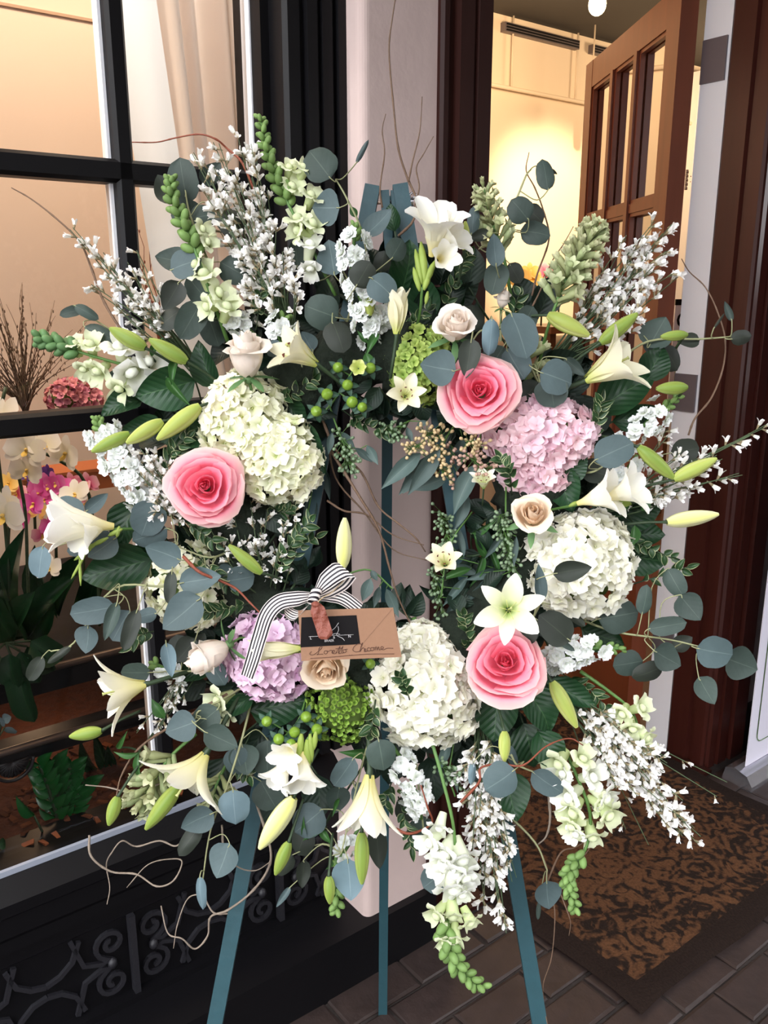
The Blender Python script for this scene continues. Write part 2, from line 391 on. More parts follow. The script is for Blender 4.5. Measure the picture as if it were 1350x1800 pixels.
# old floor bricks, laid square to the shop front, only where the floor shows
bk = []
for v in range(4):
    b = MB(); e = .004; j = lambda: U_(-.002, .002)
    x, y = .098, .048
    lo = [(-x, -y), (x, -y), (x, y), (-x, y)]
    p0 = [b.vert((a, c, -.01), 0) for a, c in lo]
    p1 = [b.vert((a + j() * 1.8, c + j() * 1.8, .003), rnd()) for a, c in lo]
    p2 = [b.vert((a * .95 + j(), c * .9 + j(), .006 + j() * .5), rnd()) for a, c in lo]
    for i in range(4):
        k = (i + 1) % 4; b.face(p0[i], p0[k], p1[k], p1[i]); b.face(p1[i], p1[k], p2[k], p2[i])
    b.face(*p2); bk.append(b.mesh('brick', M['brick'], False))
for r in range(15):
    s_ = 1.30 - r * .104
    for c in range(16):
        t_ = .55 + c * .205 + (.1 if r % 2 else 0)
        if s_ < 0 or t_ > 2.75 or (t_ > 1.5 and t_ < 2.25 and s_ > 1.0): continue
        o = link('brick', bk[(r * 7 + c * 3) % 4], fl)
        p = W(t_, s_, 0); o.location = p - fl.location; o.rotation_euler = (U_(-.012, .012), U_(-.012, .012), PI / 2 - PHI + (PI if rnd() < .5 else 0))

m = MB(); m.box(-1.6, 1.18, 1.34, 1.60, 0, .147); struct(m, 'trim_1', M['black'])               # plinth
m = MB(); m.box(-1.6, .985, 1.475, 1.60, .147, .35); struct(m, 'trim_2', M['black'])             # frieze panel
m = MB(); m.prism([(1.60, .335), (1.478, .335), (1.468, .345), (1.468, .372), (1.458, .378), (1.458, .405), (1.452, .415), (1.452, .455), (1.446, .462), (1.446, .485), (1.486, .517), (1.60, .519)], -1.6, .985)
struct(m, 'trim_3', M['black'])
m = MB(); m.box(-1.6, .862, 1.486, 1.494, .516, .528); struct(m, 'trim_4', plain('pale_sill_edge', (150, 156, 170), .35))  # edge strip paler than the black sill
m = MB(); m.box(-1.6, .985, 1.45, 1.60, .147, .162); struct(m, 'trim_11', M['black'])

# iron scrolls on the frieze
ig = thing('iron_grille', 'black iron scrollwork on the panel below the shop window', 'grille', W(.48, 1.46, .15))
def bar(pts, w=.005, d=.009, name='scroll'):
    b = MB(); pts = [Vector(p) for p in pts]; k = len(pts); n0 = 0
    for i, (t, z) in enumerate([(p[0], p[1]) for p in pts]):
        a = pts[max(i - 1, 0)]; c = pts[min(i + 1, k - 1)]; dx, dz = c[0] - a[0], c[1] - a[1]; l = math.hypot(dx, dz) or 1
        nx, nz = -dz / l * w, dx / l * w
        for (q, sg) in ((1.476, 1), (1.476 - d, 1), (1.476 - d, -1), (1.476, -1)): b.vert(W(t + nx * sg, q, z + nz * sg))
    for i in range(k - 1):
        for j in range(4): b.face(i * 4 + j, i * 4 + (j + 1) % 4, i * 4 + 4 + (j + 1) % 4, i * 4 + 4 + j)
    b.face(0, 1, 2, 3); b.face(k * 4 - 1, k * 4 - 2, k * 4 - 3, k * 4 - 4)
    return build(b, name, M['iron'], ig, False)
def spiral(c, r, a0, turns, sgn):
    return [(c[0] + math.cos(a0 + sgn * q * turns * 2 * PI) * r * (1 - .82 * q), c[1] + math.sin(a0 + sgn * q * turns * 2 * PI) * r * (1 - .82 * q)) for q in [i / 22 for i in range(23)]]
for u0 in (-.20, .14, .48, .82):
    bar([(u0, .147), (u0, .345)], .006, .02, 'post')
    for sg in (1, -1):
        c = u0 + sg * .043
        for (cz, vs) in ((.295, 1), (.205, -1)):
            if c > .95: continue
            sp = spiral((c, cz), .034, PI / 2 * vs * -1, 1.5, sg * vs)
            bar([(c + sg * .075, .25 + vs * .085), (c + sg * .055, .25 + vs * .02), (c + sg * .02, .25 + vs * .006)] + sp, .0045)
        b = MB(); b.ell(W(c, 1.468, .25), (.010, .010, .012)); build(b, 'collar', M['iron'], ig)
        bar([(c + sg * .06, .33), (c + sg * .075, .29), (c + sg * .10, .27), (c + sg * .127, .262)], .0045)
        bar([(c + sg * .06, .17), (c + sg * .075, .21), (c + sg * .10, .232), (c + sg * .127, .238)], .0045)

# fluted black pilaster right of the window, stopping against the plaster pier
m = MB(); m.vprism([(.862, 1.60), (.862, 1.425), (.868, 1.415), (.892, 1.415), (.894, 1.423), (.902, 1.423), (.904, 1.408), (.925, 1.408), (.927, 1.418),
                    (.934, 1.418), (.936, 1.408), (.957, 1.408), (.959, 1.418), (.966, 1.418), (.968, 1.405), (.990, 1.405), (.990, 1.60)], .575, 3.1)
struct(m, 'trim_5', M['black'])
# plaster pier with rounded corner
prof = [(.985, 1.60), (.985, 1.385)] + [(.985 + .018 * (1 - math.cos(a)), 1.378 - .018 * math.sin(a)) for a in [i * PI / 12 for i in range(7)]] + [(1.163, 1.36), (1.163, 1.60)]
m = MB(); m.vprism(prof, .147, 3.1); struct(m, 'wall_pier', M['plaster'], False)

# window: sash bars, frame, glass
win = MB(); win.box(-1.6, .862, 1.49, 1.53, 2.9, 3.1); win.box(.845, .865, 1.47, 1.55, .519, 3.0)
w1 = struct(win, 'window_1', M['black'])
def wpart(name, mb, mat, sm=False): return build(mb, name, mat, w1, sm)
for tm in (-.08, .574):
    m = MB(); m.vprism([(tm, 1.498), (tm + .006, 1.490), (tm + .026, 1.490), (tm + .032, 1.498), (tm + .032, 1.535), (tm, 1.535)], .519, 2.9); wpart('mullion', m, M['black'])
    m = MB(); m.box(tm - .006, tm - .0005, 1.512, 1.535, .519, 2.9); wpart('bright_edge', m, M['whitetrim'])  # white strip puts the mullion's sky-lit left edge into the colour
for zz in (1.725, 1.312, .88 - 2):
    if zz < 0: continue
    m = MB(); m.prism([(1.535, zz), (1.498, zz), (1.490, zz + .006), (1.490, zz + .032), (1.498, zz + .038), (1.535, zz + .038)], -1.6, .85); wpart('sash_bar', m, M['black'])
m = MB(); m.box(.842, .847, 1.505, 1.535, .6, 2.9); wpart('bright_edge', m, M['whitetrim'])
for (a, b_) in ((-1.6, -.08), (-.05, .574), (.604, .85)):
    for (c, d) in ((.521, 1.312), (1.348, 1.725), (1.762, 2.9)):
        m = MB(); m.face(*[m.vert(W(*q)) for q in ((a, 1.52, c), (b_, 1.52, c), (b_, 1.52, d), (a, 1.52, d))]); wpart('pane', m, M['glass'])

# door casing left of the opening (fluted mahogany)
m = MB(); m.vprism([(1.163, 1.62), (1.163, 1.352), (1.168, 1.345), (1.180, 1.345), (1.183, 1.352), (1.198, 1.352), (1.200, 1.335), (1.235, 1.335),
                    (1.237, 1.342), (1.245, 1.342), (1.247, 1.335), (1.282, 1.335), (1.282, 1.62)], 0, 3.1); struct(m, 'trim_6', M['wooddark'])
# right jamb: white inner reveal, mahogany outer reveal with a dark stop groove, casing
m = MB(); m.box(2.395, 2.60, 1.532, 1.62, 0, 3.1); struct(m, 'trim_7', M['whitetrim'])
m = MB(); m.vprism([(2.60, 1.532), (2.396, 1.532), (2.392, 1.526), (2.392, 1.458), (2.404, 1.452), (2.404, 1.440), (2.392, 1.434), (2.392, 1.400), (2.398, 1.392),
                    (2.410, 1.392), (2.414, 1.382), (2.45, 1.382), (2.452, 1.39), (2.462, 1.39), (2.464, 1.378), (2.51, 1.378), (2.512, 1.386), (2.525, 1.386), (2.527, 1.37), (2.60, 1.37)], 0, 3.1)
struct(m, 'trim_8', M['wood'])
m = MB(); m.box(1.28, 2.40, 1.38, 1.62, 2.62, 3.1); struct(m, 'trim_9', M['wooddark'])
m = MB(); m.box(1.28, 2.40, 1.36, 1.66, 0, .012); struct(m, 'trim_10', M['wooddark'])
m = MB(); m.box(2.60, 8, 1.40, 1.62, 0, 3.1); struct(m, 'wall_right', plain('grey_render', (120, 112, 112), .9, bump=.3))
m = MB(); m.box(2.60, 8, 1.372, 1.40, 0, .16); struct(m, 'baseboard_right', M['black'])
m = MB(); m.box(-2.2, -1.6, 1.34, 1.62, 0, 3.1); struct(m, 'wall_left', M['plaster'])
# overhead slab, end wall and street block, added out of view to shade the scene
m = MB(); m.box(-.3, 12, -1.0, 7, 3.1, 3.3); struct(m, 'ceiling', plain('shading_ceiling', (60, 58, 56), .9))  # also roofs the shop; outer part sized to steer the sky light
m = MB(); m.box(7.5, 8, -9, 1.4, 0, 3.1); struct(m, 'end_light_block', plain('end_block', (90, 84, 80), .9))  # unseen wall added to cut sky light from the right
m = MB(); m.box(-14, 16, -10, -9, -.2, 7); struct(m, 'street_light_block', plain('street_block', (80, 76, 72), .9))  # unseen block added to reduce the frontal sky light

# interior shell
m = MB(); m.box(-1.6, 8, 1.62, 5.3, -.2, -.001); struct(m, 'floor_interior', M['oak'])
m = MB(); m.box(-1.6, 8, 4.0, 4.2, 0, 3.1); struct(m, 'wall_back', M['cream'])
m = MB(); m.box(-1.8, -1.6, 1.6, 4.2, 0, 3.1); struct(m, 'wall_side', M['peach'])
m = MB(); m.box(7.4, 7.6, 1.62, 4.2, 0, 3.1); struct(m, 'wall_far', M['cream'])
m = MB(); m.box(-1.6, 1.30, 2.40, 2.46, 0, 3.1); struct(m, 'wall_display', M['peach'])
m = MB(); m.box(-1.6, 1.30, 2.394, 2.402, 2.215, 2.222); struct(m, 'trim_12', plain('picture_rail', (180, 150, 126), .8))
m = MB(); m.box(-1.6, 1.30, 1.56, 2.40, 2.95, 3.09); struct(m, 'ceiling_display', M['peach'])

# ---------------------------------------------------------------- open door
HN = W(2.362, 1.622, 0); DD = Vector((math.sin(math.radians(-3.5)), math.cos(math.radians(-3.5)), 0)); DN = Vector((-DD.y, DD.x, 0))
def DT(l, d, z): return HN + DD * l + DN * d + Vector((0, 0, z))
m = MB(); m.box(0, .105, -.0, .052, .02, 2.395, DT)
door = build(m, 'door_1', M['wooddoor'], None, False, HN, 'structure')
def dpart(name, fn, mat=None):
    b = MB(); fn(b); return build(b, name, mat or M['wooddoor'], door, False)
dpart('stile', lambda b: b.box(.86, .945, 0, .052, .02, 2.395, DT))
dpart('rail', lambda b: b.box(.105, .86, .001, .051, 2.30, 2.395, DT))
dpart('rail', lambda b: b.box(.105, .86, .001, .051, .02, .24, DT))
dpart('rail', lambda b: b.box(.105, .86, .001, .051, .86, 1.0, DT))
for zz in (1.42, 1.80):
    dpart('muntin', lambda b: b.box(.105, .86, .006, .050, zz, zz + .03, DT))
for ll in (.345, .59):
    dpart('muntin', lambda b: b.box(ll, ll + .03, .004, .056, 1.0, 2.30, DT))
for (a, c) in ((.105, .345), (.375, .59), (.62, .86)):
    for (z0, z1) in ((1.0, 1.42), (1.45, 1.80), (1.83, 2.30)):
        dpart('pane', lambda b: b.face(*[b.vert(DT(*q)) for q in ((a, .026, z0), (c, .026, z0), (c, .026, z1), (a, .026, z1))]), M['glass'])
        dpart('bead', lambda b: (b.box(a, a + .012, .03, .046, z0, z1, DT), b.box(c - .012, c, .03, .046, z0, z1, DT), b.box(a, c, .03, .046, z1 - .012, z1, DT), b.box(a, c, .03, .046, z0, z0 + .012, DT)))
dpart('panel', lambda b: b.box(.105, .86, .018, .034, .24, .86, DT))
for zz in (2.13, 1.18, .35):
    h = MB(); h.box(2.388, 2.396, 1.540, 1.618, zz, zz + .116); hp = build(h, 'hinge', M['steel'], door, False)
    for i in range(5):
        h = MB(); h.tube([W(2.380, 1.622, zz + .001 + i * .023), W(2.380, 1.622, zz + .0215 + i * .023)], .009, 10); build(h, 'knuckle', M['steel'], hp)
    for (a, b_) in ((.015, .57), (.045, .60), (.10, .575), (.075, .60)):
        h = MB(); h.ell(W(2.387, b_ + 1, zz + a), (.004, .004, .004), 6, 4); build(h, 'screw', M['chrome'], hp)

# track lights, pipe and cornice in the shop
m = MB(); m.tube([W(1.4, 3.97, 2.71), W(7.3, 3.97, 2.71)], .012, 8); struct(m, 'trim_13', M['cream'], True)
for tt in (3.98, 4.55):
    m = MB(); m.tube([W(tt, 3.975, 2.71), W(tt, 3.975, 3.1)], .006, 6); struct(m, 'trim_14', M['cream'], True)
tr = thing('ceiling_vent', 'long dark slotted vent high on the shop wall near the globe lamp', 'vent', W(4.2, 3.95, 3.02))
for (a, c) in ((3.9, 4.55), (4.68, 5.2)):
    b = MB(); b.box(a, c, 3.96, 4.0, 3.005, 3.055); fr = build(b, 'frame', M['steel'], tr, False)
    for i in range(3):
        b = MB(); b.box(a + .01, c - .01, 3.952, 3.962, 3.010 + i * .015, 3.018 + i * .015); build(b, 'slat', M['black'], tr, False)
g = onplane(1050, 8, 3.2)
pl = thing('globe_lamp', 'glowing round ceiling bulb seen above the open glazed door', 'lamp', g)
b = MB(); b.ell(g, (.045, .045, .052), 16, 10); build(b, 'bulb', M['bulb'], pl)
b = MB(); b.tube([g + Vector((0, 0, .045)), g + Vector((0, 0, .09)), Vector((g.x, g.y, 3.1))], [.02, .02, .008], 8); build(b, 'fitting', M['cream'], pl)
lamp('globe_light', 'POINT', g - Vector((0, 0, .08)), 2, (1, .75, .45), .05)
for (x, y, s_, lab) in ((853, 203, 3.6, 'small track spotlight beside the left edge of the doorway'), (1036, 232, 3.8, 'small track spotlight beside the top of the open door'), ):
    g = onplane(x, y, s_); sp = thing('track_spotlight', lab, 'lamp', g + Vector((0, 0, .12)))
    b = MB(); b.tube([g + Vector((0, 0, .16)), g + Vector((0, 0, .13)), g + Vector((0, 0, .05)), g + Vector((0, 0, .0))], [.02, .03, .03, .026], 10, cap=False); build(b, 'housing', M['cream'], sp)
    b = MB(); b.ell(g + Vector((0, 0, .008)), (.017, .017, .02), 10, 6); build(b, 'bulb', M['bulb'], sp)
    b = MB(); b.tube([g + Vector((0, 0, .16)), Vector((g.x, g.y, 3.1))], .005, 6); build(b, 'rod', M['cream'], sp)

# glazed white partition and sign seen in the gap beside the door
wp = thing('glazed_partition', 'white glazed partition far behind the gap beside the door hinges', 'partition', W(6.1, 3.96, 0))
b = MB(); b.box(5.80, 7.2, 3.93, 3.99, 0, 3.05); build(b, 'board', M['whitetrim'], wp, False)
gg = plain('grey_glass', (130, 138, 140), .1)
for zc in (1.95, 2.35, 2.62):
    for tc_ in (5.93, 6.11, 6.29):
        b = MB(); b.box(tc_, tc_ + .14, 3.922, 3.93, zc, zc + (.36 if zc < 2.2 else .24)); build(b, 'pane', gg, wp, False)
rl = thing('iron_railing', 'black iron railing with a diamond motif behind the open door', 'railing', W(6.0, 3.6, 0))
for i in range(8):
    t_ = 5.45 + i * .145
    b = MB(); b.tube([W(t_, 3.6, 1.30), W(t_, 3.6, 1.92)], .007, 6); build(b, 'baluster', M['iron'], rl)
    b = MB(); b.tube([W(t_, 3.6, 1.78), W(t_ - .05, 3.6, 1.66), W(t_, 3.6, 1.54), W(t_ + .05, 3.6, 1.66), W(t_, 3.6, 1.78)], .007, 6); build(b, 'diamond', M['iron'], rl)
b = MB(); b.tube([W(5.4, 3.6, 1.92), W(6.5, 3.6, 1.92)], .014, 6); build(b, 'top_rail', M['iron'], rl)
def textmesh(name, body, size, mat, Mx, parent, shear=0.0, ext=.0005, align='LEFT'):
    c = bpy.data.curves.new('lettering', 'FONT'); c.body = body; c.size = size; c.shear = shear; c.extrude = ext; c.align_x = align; c.resolution_u = 3
    t = bpy.data.objects.new('lettering', c); COL.objects.link(t)
    bpy.context.view_layer.update(); dg = bpy.context.evaluated_depsgraph_get()
    me = bpy.data.meshes.new_from_object(t.evaluated_get(dg)); bpy.data.objects.remove(t); me.materials.clear(); me.materials.append(mat)
    o = link(name, me, parent)
    o.matrix_basis = (Matrix.Translation(-parent.location) @ Mx) if parent is not None else Mx
    return o
g = onplane(1206, 562, 2.2)
sg = thing('shop_sign', 'white placard with large black serif capitals beside the hinge gap', 'sign', g - Vector((0, 0, .12)))
sx = (WU * .45 + WM * -.89).normalized(); sx = Vector((1, 0, 0)); sy = Vector((0, 0, 1)); sz = sx.cross(sy)
R3 = Matrix((sx, sy, sz)).transposed().to_4x4()
def ST(a, b, c): return g + sx * a + Vector((0, 0, c)) - sz * b
b = MB(); b.box(-.05, .30, .0, .01, -.42, .06, ST); build(b, 'board', M['banner'], sg, False)
b = MB(); b.box(-.05, .30, -.002, .01, .06, .085, ST); build(b, 'top_bar', M['blackprint'], sg, False)
b = MB(); b.box(-.03, .28, -.002, .0, -.36, -.08, ST); build(b, 'green_panel', plain('pale_green_print', (176, 190, 140), .5), sg, False)
Mx = Matrix.Translation(g + sx * -.045 + Vector((0, 0, -.035)) + sz * .002) @ R3
textmesh('lettering', 'OUR', .10, M['blackprint'], Mx, sg)

# orchids and crate on the shop table
tb = thing('display_table', 'dark wooden table carrying coloured orchids at the back of the shop', 'table', W(4.3, 3.7, 0))
b = MB(); b.box(3.9, 5.2, 3.5, 3.92, 1.30, 1.34); build(b, 'table_top', M['oak'], tb, False)
for (a, c) in ((3.93, 3.53), (5.14, 3.53), (3.93, 3.86), (5.14, 3.86)):
    b = MB(); b.box(a, a + .05, c, c + .05, 0, 1.30); build(b, 'leg', M['oak'], tb, False)
cr = thing('wooden_crate', 'red-brown slatted wooden crate under the coloured orchids in the shop', 'crate', W(4.4, 3.6, 1.34))
for i in range(4):
    b = MB(); b.box(4.33 + i * .06, 4.35 + i * .06, 3.55, 3.56, 1.34, 1.50); build(b, 'slat', plain('red_wood', (112, 40, 22), .5), cr, False)
for z_ in (1.34, 1.41, 1.485):
    b = MB(); b.box(4.33, 4.53, 3.545, 3.555, z_, z_ + .018); build(b, 'rail', bpy.data.materials['red_wood'], cr, False)

# ---------------------------------------------------------------- window display
CT = {}
def orchid_mesh(key, mat, lipmat):
    b = MB()
    for a in (90, 215, 325): b.petal(math.radians(a), 1.0, .62, 1.25, 1.5, .05, .1, .4, nu=3, nv=4)
    for a in (10, 170): b.petal(math.radians(a), .98, 1.15, 1.15, 1.5, .05, .12, .25, nu=4, nv=4)
    b.mi = 1
    b.petal(math.radians(270), .5, .3, .5, 1.0, .03, -.4, .5, nu=3, nv=3, z0=.05); b.ell((0, 0, .12), (.1, .1, .14), 6, 4)
    CT[key] = b.mesh('bloom', [mat, lipmat])
yl = petalmat('orchid_lip', (220, 180, 60), (236, 200, 110), .1)
for key, c0, c1 in (('w', (240, 236, 214), (246, 242, 238)), ('m', (236, 60, 190), (250, 150, 220)), ('p', (232, 90, 150), (250, 200, 214)), ('y', (236, 190, 90), (248, 224, 150)), ('r', (200, 30, 40), (240, 90, 90)), ('v', (70, 40, 110), (110, 70, 150))):
    orchid_mesh(key, petalmat('orchid_petal_' + {'w': 'white', 'm': 'magenta', 'p': 'pink', 'y': 'yellow', 'r': 'red', 'v': 'violet'}[key], c0, c1, .3, .5, .06), yl)
def orchid(label, stem, s_, blooms, key, r, group=None, leaves=(), jit=25):
    """stem: pixels on the plane s_; blooms: pixels; r in metres"""
    p0 = onplane(*stem[0], s_)
    o = thing('orchid_plant', label, 'orchid', p0, group)
    b = MB(); b.tube(smooth([onplane(x, y, s_) for x, y in stem], 4), .0035, 5); build(b, 'stem', M['stemd'], o)
    for i, q in enumerate(blooms):
        x, y = q[0], q[1]; k = q[2] if len(q) > 2 else key
        F = frame((U_(-.5, .2), U_(-.3, .5), 1), (1, U_(-.3, .3), 0)); p = onplane(x, y, s_ - .02 - (i % 3) * .012)
        link('bloom', CT[k], o, Matrix.Translation(-p0) @ mat4(F, p, r * U_(.85, 1.1)))
    for (x, y, x2, y2, w) in leaves:
        a, c = onplane(x, y, s_), onplane(x2, y2, s_ - .05); leaf(o, a, c, w, LF['strap'], 'leaf')
    return o
LF = {}
def leafmesh(key, mat, kind, bend=.12, cup=.15, nu=4, nv=7, wav=0.0):
    b = MB(); ph = U_(0, 6)
    def fn(u, v):
        q = (u - .5) * 2; t = v
        if kind == 'round': w = math.sqrt(max(0, 1 - (2 * t - 1) ** 2)) * (1 + .10 * (t < .5) * math.sin(t * 2 * PI)) * .5 + (.0 if t < .98 else 0)
        elif kind == 'ovate': w = math.sin(PI * t ** .72) ** .75 * .5
        elif kind == 'salal': w = math.sin(PI * t ** .75) ** .8 * .5 * (1 if t < .8 else 1)
        elif kind == 'lance': w = math.sin(PI * t ** .8) ** 1.1 * .5
        elif kind == 'strap': w = (min(1, t / .12) ** .5) * (1 - max(0, t - .6) ** 2 * 6) * .5
        else: w = math.sin(PI * t) * .5
        w = max(w, .004)
        return (t, q * w, bend * (math.sin(PI * t) - .2 * t) + cup * q * q * w + wav * math.sin(q * 3 + t * 9 + ph)), abs(q)
    b.grid(fn, nu, nv); CT_ = b.mesh('leaf', mat); LF.setdefault(key, []).append(CT_)
for mt, k in (('eucA', 'A'), ('eucB', 'B'), ('eucC', 'C'), ('eucD', 'D')):
    leafmesh(k, M[mt], 'round', .05, .1, 6, 10, .006); leafmesh(k, M[mt], 'ovate', -.05, .2, 6, 10, .008); leafmesh(k, M[mt], 'round', .08, -.15, 6, 10, .01)
for b_ in (.1, -.08): leafmesh('lance', M['seedleaf'], 'lance', b_, .2, 4, 8)
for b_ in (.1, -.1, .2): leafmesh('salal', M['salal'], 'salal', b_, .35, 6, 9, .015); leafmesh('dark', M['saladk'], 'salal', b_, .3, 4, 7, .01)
leafmesh('bright', M['bright'], 'lance', .15, .3, 4, 7)
leafmesh('varieg', M['varieg'], 'ovate', .12, .4, 6, 5); leafmesh('varieg', M['varieg'], 'ovate', -.1, .4, 6, 5)
leafmesh('strap', M['orchleaf'], 'strap', .1, .35, 4, 8); leafmesh('sepal', M['sepal'], 'ovate', .1, .3, 2, 4)
leafmesh('green', plain('zz_leaf', (30, 92, 42), .25), 'ovate', .1, .3, 4, 7)
def leaf(root, a, c, w, meshes, name='leaf', nrm=None, roll=None):
    """a = base point, c = tip (world); w width in metres"""
    x = c - a; L = x.length; x.normalize(); n = nrm or CB
    z = (n - x * n.dot(x)).normalized(); rl = U_(-.35, .35) if roll is None else roll
    y = z.cross(x); z2 = z * math.cos(rl) + y * math.sin(rl); y2 = z2.cross(x)
    Mx = Matrix((x, y2, z2)).transposed()
    me = meshes[int(rnd() * len(meshes)) % len(meshes)]
    return link(name, me, root, Matrix.Translation(-root.location) @ mat4(Mx, a, L, w, L))

# curtain: gathered cloth just inside the glass
def curtain(u, v):
    z = 3.0 - v * 2.0; e = .665 + (2.04 - z) * .10 + max(0, 1.5 - z) * .15
    t = e + u * (1.0 - e)
    q = u ** 1.0; f = math.sin(q * 40 + .4 * math.sin(v * 3)) * .020 + math.sin(q * 15 + 1) * .022
    return W(t, 1.64 + f + .02 * u, z), .5 + .5 * math.sin(q * 30)
m = MB(); m.grid(curtain, 90, 10); cu = build(m, 'curtain', M['curtain'], None, True, W(.76, 1.64, 3.0)); tag(cu, 'pale gathered curtain hanging inside the window beside the black pilaster', 'curtain')
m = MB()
def lit_edge(u, v):
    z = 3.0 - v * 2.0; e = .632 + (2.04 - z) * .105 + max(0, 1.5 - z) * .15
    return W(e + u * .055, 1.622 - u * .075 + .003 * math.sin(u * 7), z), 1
m.grid(lit_edge, 8, 10); build(m, 'white_edge', M['lit_edge'], cu)  # white strip turned outward, stands in for the curtain's daylit edge
tag(cu, 'pale gathered curtain hanging inside the window beside the black pilaster', 'curtain')

# display shelves
for (nm, lab, s0, s1, zt, th) in (('display_shelf', 'upper dark metal planter shelf behind the window glass', 1.66, 2.38, .82, .05), ('display_shelf', 'lower dark metal planter shelf with a scrolled edge behind the glass', 1.58, 2.38, .70, .03)):
    if zt < .8: s0, s1 = 1.60, 1.655
    sh = thing(nm, lab, 'shelf', W(.2, s0, zt))
    b = MB(); b.box(-1.55, 1.2, s0, s1, zt - th, zt); build(b, 'board', M['black'], sh, False)
    b = MB(); b.tube([W(-1.55, s0, zt), W(1.2, s0, zt)], .008, 8); build(b, 'rim', plain('grey_metal_rim', (96, 84, 80), .35, .5), sh)  # rim is paler than the black board
m = MB(); m.box(-1.58, 1.25, 1.535, 2.39, .47, .515); mu = struct(m, 'floor_display', plain('bark_mulch', (84, 46, 30), .95, bump=1.0, bscale=45, var=.6))
ch = []
for v in range(3):
    b = MB(); x, y, z = U_(.008, .014), U_(.004, .007), .003
    b.box(-x, x, -y, y, -z, z, lambda a, c, d: Vector((a + U_(-.002, .002), c + U_(-.002, .002), d + U_(-.001, .001)))); ch.append(b.mesh('bark_chip', petalmat('bark_chip', (74, 40, 26), (112, 66, 44), 0, .9, .4), False))
for i in range(230):
    o = link('bark_chip', ch[i % 3], mu); o.location = W(U_(-.1, .65), U_(1.54, 2.0), .518) - mu.location; o.rotation_euler = (U_(-.4, .4), U_(-.4, .4), U_(0, 6))

# dried twigs
def twigs(label, x0, y0, s_, n, spread, htop, hmin, mat, r=.0018):
    p0 = onplane(x0, y0, s_); o = thing('twig_bundle', label, 'branches', p0)
    for i in range(n):
        a = U_(-1, 1); h = U_(hmin, htop) * (1 - .25 * abs(a)); pts = []
        for k in range(6):
            q = k / 5; pts.append(p0 + WU * (a * spread * q ** 1.3 + U_(-.006, .006)) + WM * U_(-.02, .02) * q * 2 + Vector((0, 0, h * q)))
        b = MB(); b.tube(smooth(pts, 2), [r * (1 - .7 * k / 10) for k in range(11)], 3)
        for k in range(3, 10):
            if rnd() < .7: p = smooth(pts, 2)[k]; b.ell(p + WU * .002, (.0015, .0015, .004), 4, 3)
        build(b, 'twig', mat, o)
    return o
twigs('bundle of thin dark dried twigs behind the window at far left', 45, 722, 2.0, 60, .16, .30, .12, M['bark'])
twigs('tall reddish twigs standing behind the window bar below the curtain', 290, 640, 1.9, 14, .10, .46, .25, M['barkred'])

# display flowers
FLR = {}
def florets(key, mat, L=.55, Wd=.62, th=(.5, 1.35), n=4, ctr=True):
    for v in range(3):
        b = MB()
        for k in range(n): b.petal(2 * PI * k / n + U_(-.12, .12), L * U_(.9, 1.1) * 1.7, Wd * 1.55, th[0] + U_(-.15, .15), th[1] + U_(-.2, .25), .03, U_(.2, .4), .12, .06, 4, 4, .6)
        if ctr: b.ell((0, 0, .12), (.09, .09, .08), 5, 3, 0)
        FLR.setdefault(key, []).append(b.mesh('floret', mat))
for k, mt in (('w', 'hydw'), ('c', 'hydc'), ('p', 'hydp'), ('l', 'hydl'), ('g', 'hydg')): florets(k, M[mt])
florets('t', M['hydt'], .5, .5, (.2, .8), 4, True)
florets('dp', petalmat('deep_pink_hydrangea', (176, 92, 108), (214, 142, 152), .2, .6, .15, hue=.02))
def head(name, label, cat, c, R, key, fr, n, group=None, lump=.12, squash=1.0, back=-.35, stem=None, core='core', lumps=None, ax=None):
    """flower head: florets on an uneven dome; c centre (world), R=(rx, ry, rz) metres, fr floret radius"""
    o = thing(name, label, cat, c, group)
    ax = ax or frame((0, 0, 1), (1, 0, 0))
    b = MB(); b.ell(c, (R[0] * .80, R[1] * .80, R[2] * .80), 14, 9, M3=ax); build(b, 'core', M[core], o)
    k = 0; N = int(n / (1 - back) * 2); pts = []
    for i in range(N):
        z = 1 - 2 * (i + .5) / N
        if z < back: break
        a = i * 2.39996 + U_(-.2, .2); q = math.sqrt(1 - z * z)
        d = Vector((q * math.cos(a), q * math.sin(a), z)); f = 1 + lump * math.sin(d.x * 7 + d.y * 5 + c.x * 90) * math.cos(d.y * 8 + c.z * 70) + U_(-.05, .05)
        if lumps:
            for (lx, ly, lf) in lumps: f += lf * max(0, Vector((lx, ly, .3)).normalized().dot(d)) ** 3
        p = ax @ Vector((d.x * R[0] * f, d.y * R[1] * f, d.z * R[2] * f))
        nn = (ax @ Vector((d.x / R[0], d.y / R[1], d.z / R[2]))).normalized()
        nn = (nn + Vector((U_(-.3, .3), U_(-.3, .3), U_(-.3, .3)))).normalized()
        x = nn.orthogonal().normalized(); x = Matrix.Rotation(U_(0, 6.28), 3, nn) @ x; y = nn.cross(x)
        F = Matrix((x, y, nn)).transposed()
        link('floret', FLR[key][i % 3], o, mat4(F, p, fr * U_(.85, 1.15)))
    if stem:
        b = MB(); b.tube([c - CB * R[2] * .5, c - CB * R[2] - CU * .02, stem], .004, 6); build(b, 'stem', M['stemg'], o)
    return o
c = onplane(140, 700, 1.95)
for (x, y, k, lab) in ((112, 700, 'dp', 'deep pink hydrangea head behind the window, beside the twigs'), (150, 705, 'dp', 'deep pink hydrangea head behind the window, nearest the mullion'), (130, 690, 'dp', 'small mauve hydrangea head behind the window, between two pink ones')):
    q = onplane(x, y, 1.95 + .02 * (x == 130)); head('hydrangea_plant', lab, 'flower', q, (.034, .03, .03), k, .011, 45)
q = onplane(35, 840, 1.95)
